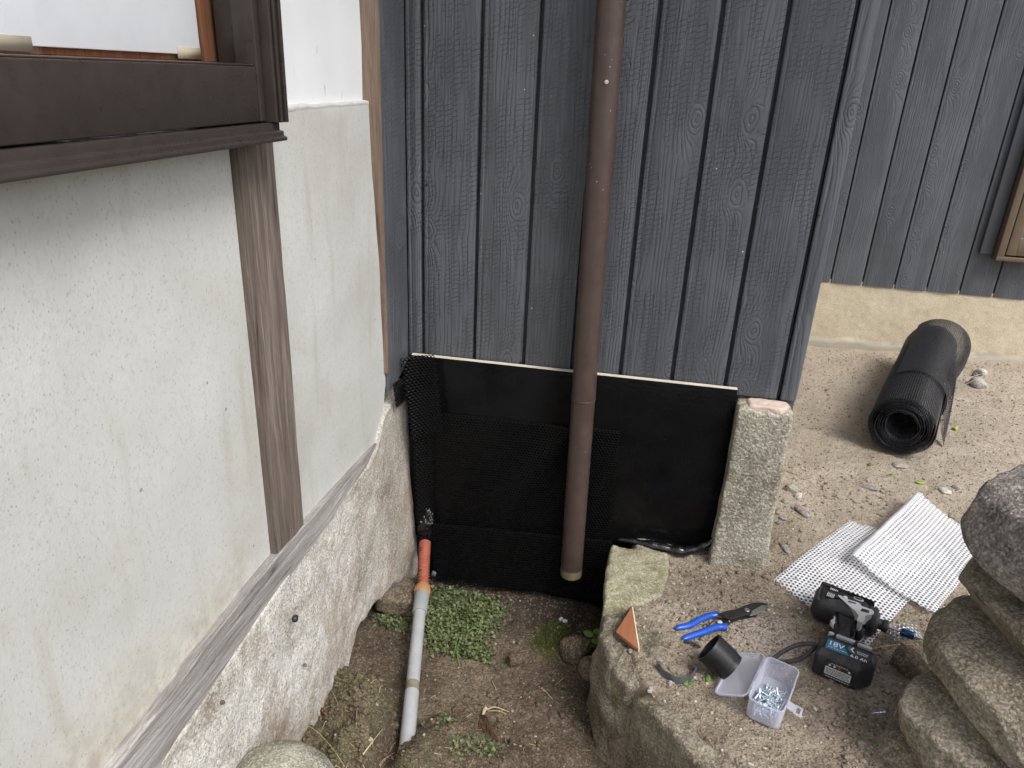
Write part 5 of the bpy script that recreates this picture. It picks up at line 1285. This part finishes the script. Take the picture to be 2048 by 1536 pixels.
straw([(724, 1478, .01), (742, 1455, .016), (766, 1430, .02)], .0024, M_STRAW, 'dry husk leaning on the upright mossy chip')
straw([(520, 1428, .04), (600, 1460, .05), (660, 1490, .03), (725, 1536, .01)], .0007, M_STRAW, 'long fine straw arching over the boulder')
rs = random.Random(5)
for k in range(26):                                                # short straws on the left mound
    u = rs.uniform(640, 800); v = rs.uniform(1400, 1530); a_ = rs.uniform(0, 3.14); L = rs.uniform(10, 34)
    straw([(u, v, .003), (u+math.cos(a_)*L*.5, v+math.sin(a_)*L*.4, .006), (u+math.cos(a_)*L, v+math.sin(a_)*L*.8, .002)], .0009, M_STRAW, 'short dry straw scattered on the mossy mound', group='straws on the mound')
for k in range(20):
    u = rs.uniform(850, 1180); v = rs.uniform(1330, 1530); a_ = rs.uniform(0, 3.14); L = rs.uniform(8, 26)
    straw([(u, v, .002), (u+math.cos(a_)*L, v+math.sin(a_)*L*.8, .002)], .0009, M_STRAW, 'short dry straw scattered on the bare pit floor', group='straws on the pit floor')
for k in range(34):
    u = rs.uniform(1700, 2040); v = rs.uniform(840, 1000); a_ = rs.gauss(.5, .35); L = rs.uniform(14, 55)
    straw([(u, v, .002), (u+math.cos(a_)*L*.5, v+math.sin(a_)*L*.3, .004), (u+math.cos(a_)*L, v+math.sin(a_)*L*.5, .002)], .0009, M_STRAW, 'thin dry straw scattered on the sand below the netting roll', False, group='straws on the sand')
straw([(1732, 1302, .004), (1780, 1290, .008), (1868, 1287, .003)], .0014, M_STRAW, 'long straw lying between the battery and the perforated offcut', False)
straw([(1860, 1282, .003), (1875, 1255, .006), (1884, 1238, .003)], .0012, M_STRAW, 'straw standing up beside the third stack stone', False)
straw([(1788, 1432, .003), (1797, 1408, .004), (1800, 1395, .003)], .0014, M_STRAW, 'short upright straw at the left foot of the stack', False)
for k in range(16):
    u = rs.uniform(1330, 1760); v = rs.uniform(1390, 1530); a_ = rs.uniform(0, 3.14); L = rs.uniform(8, 22)
    straw([(u, v, .002), (u+math.cos(a_)*L, v+math.sin(a_)*L*.7, .002)], .0007, M_STRAW, 'tiny dry straw scattered on the soil round the screw box', False, group='straws round the screw box')
# root tuft: a brush of fine brown roots
RT = thing('root_tuft', 'brush of fine brown roots on the pit floor below the pipe', 'root tuft', G(975, 1430, -.2))
parts = []
p0_ = G(966, 1408, -.2); 
for k in range(46):
    q = G(rs.uniform(958, 1000), rs.uniform(1432, 1470), -.2); b0 = p0_+Vector((rs.uniform(-.006, .008), rs.uniform(-.004, .004), 0)); f = lambda w_, d_: Vector((w_.x, w_.y, pz(w_.x, w_.y)+d_))
    m = b0.lerp(q, .5)+Vector((rs.uniform(-.008, .008), 0, 0)); parts.append(tubevf([f(b0, .006), f(m, .010*rs.random()+.004), f(q, .003)], .0005, 4))
mobj('fine_roots', *merge(parts), M_TWIG, RT)
tube('root_stub', [f(p0_, .004), f(p0_+Vector((.002, .010, 0)), .012), f(p0_+Vector((.004, .018, 0)), .012)], [.003, .0045, .004], M_STRAW, RT, 8)
# grass blades in the liverwort
for k, (a_, b_, c_) in enumerate((((905, 1322), (912, 1290, .02), (918, 1262, .03)), ((920, 1332), (914, 1300, .015), (925, 1268, .025)), ((935, 1262, .012), (950, 1256, .018), (962, 1262, .01)))):
    straw([a_, b_, c_], .0014, M_LEAFG, ('left upright green grass blade at the front edge of the liverwort', 'right upright green grass blade at the front edge of the liverwort', 'short green grass blade lying flat on the liverwort')[k], name='grass_blade', cat='grass', group='grass blades by the liverwort')

# ------------------------------------------------------------------ ground cover (uncountable)
def inpoly(px, py, poly):
    c = np.zeros(len(px), bool); n = len(poly)
    for i in range(n):
        x0, y0 = poly[i]; x1, y1 = poly[(i+1) % n]
        c ^= ((y0 > py) != (y1 > py)) & (px < (x1-x0)*(py-y0)/(y1-y0+1e-12)+x0)
    return c
def patch(polys, n, zref, rng):
    """random ground points inside outlines measured in the photograph"""
    out = []
    for pl, m in zip(polys, n):
        w = [G(u, v, zref) for u, v in pl]; w = [(p.x, p.y) for p in w]; a_ = np.array(w); lo, hi = a_.min(0), a_.max(0)
        q = rng.uniform(lo, hi, (m*4, 2)); q = q[inpoly(q[:, 0], q[:, 1], w)][:m]; out.append(q)
    return np.concatenate(out)
LIV = [[(860, 1178), (905, 1180), (955, 1190), (1000, 1212), (1005, 1235), (960, 1262), (985, 1300), (975, 1318), (935, 1306), (890, 1300), (852, 1288), (852, 1225)],
       [(748, 1234), (800, 1226), (838, 1222), (836, 1262), (800, 1262), (765, 1250)], [(935, 1190), (1010, 1215), (1000, 1250), (960, 1250)],
       [(880, 1440), (905, 1438), (905, 1465), (880, 1470)], [(900, 1498), (960, 1488), (1000, 1510), (990, 1536), (900, 1536)]]
q = patch(LIV, [3000, 480, 420, 50, 110], -.225, RNG)
V = []; F = []
for x, y in q:
    z = pz(x, y); r_ = random.uniform(.0022, .0052); a0 = random.uniform(0, 6.28); tx, ty = random.gauss(0, .42), random.gauss(0, .42); b = len(V)
    sg = .006 if random.random() < .75 else .022; x += random.gauss(0, sg); y += random.gauss(0, sg); z = pz(x, y); hgt = random.uniform(-.003, .010)*(1 if y > 1.2 else .3)
    V.append((x, y, z+hgt+.002)); m = 7
    for k in range(m):
        a_ = a0+2*math.pi*k/m; rr = r_*(1+.28*math.sin(3*a_+a0)); dx, dy = rr*math.cos(a_), rr*math.sin(a_)
        V.append((x+dx, y+dy, z+hgt+.0035+dx*tx+dy*ty+random.uniform(-.0008, .0012)))
    F += [(b, b+1+k, b+1+(k+1) % m) for k in range(m)]
tag(mobj('liverwort', V, F, M_LIVER), 'carpet of small lobed green liverwort beside the grey drain pipe', 'liverwort', kind='stuff')
MO = [[(1072, 1240), (1110, 1228), (1145, 1240), (1140, 1280), (1100, 1292), (1070, 1280)], [(690, 1345), (800, 1348), (820, 1420), (800, 1500), (690, 1480)]]
q = patch(MO, [2600, 1300], -.22, RNG); V = []; F = []
for x, y in q:
    z = pz(x, y); b = len(V); a_ = random.uniform(0, 6.28); h = random.uniform(.0015, .0045); w_ = .0011
    V += [(x-w_*math.cos(a_), y-w_*math.sin(a_), z-.0004), (x+w_*math.cos(a_), y+w_*math.sin(a_), z-.0004), (x+random.gauss(0, .0012), y+random.gauss(0, .0012), z+h)]; F.append((b, b+1, b+2))
tag(mobj('moss', V, F, M_MOSS), 'short green moss growing on the pit floor and mound', 'moss', kind='stuff')
D1, F1 = ico(1); F1a = np.array(F1)
def grit(name, pts, zs_, sz, mat, label):
    n = len(pts); s = sz*(RNG.random(n)**2.2*1.0+.35); A = D1[None]*s[:, None, None]*RNG.uniform(.6, 1.15, (n, 1, 3))*RNG.uniform(.8, 1.2, (n, len(D1), 1))
    A = A+np.concatenate([pts, (zs_+s*.15)[:, None]], 1)[:, None]; Fq = (F1a[None]+(np.arange(n)*len(D1))[:, None, None]).reshape(-1, 3)
    return tag(mobj(name, A.reshape(-1, 3), Fq, mat, None, False), label, 'grit', kind='stuff')
q = np.concatenate([RNG.uniform((.05, 1.0), (.95, 1.73), (5200, 2)), RNG.uniform((.40, 1.73), (1.9, 3.6), (7500, 2))])
zq = ground_z(q[:, 0], q[:, 1]); k = zq > -.05; grit('grit', q[k], zq[k], .0034, M_GRIT, 'loose sandy grit and crumbs scattered over the upper soil')
q = RNG.uniform((-.62, .85), (.0, 1.70), (4200, 2)); grit('grit', q, pit_z(q[:, 0], q[:, 1]), .0032, M_GRITP, 'dark crumbs of earth scattered over the pit floor')
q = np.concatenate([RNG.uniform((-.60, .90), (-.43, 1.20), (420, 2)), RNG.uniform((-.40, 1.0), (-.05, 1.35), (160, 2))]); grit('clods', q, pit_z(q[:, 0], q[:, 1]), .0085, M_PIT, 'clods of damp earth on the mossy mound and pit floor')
q = np.concatenate([RNG.uniform((.45, 1.05), (.70, 1.36), (260, 2)), RNG.uniform((.12, 1.35), (.45, 1.70), (160, 2)), RNG.uniform((.4, 1.75), (1.1, 2.3), (220, 2))]); zq = ground_z(q[:, 0], q[:, 1]); k = zq > -.05
grit('clods', q[k], zq[k], .0075, M_SOIL, 'small clods of brown soil round the tools and the stone stack')
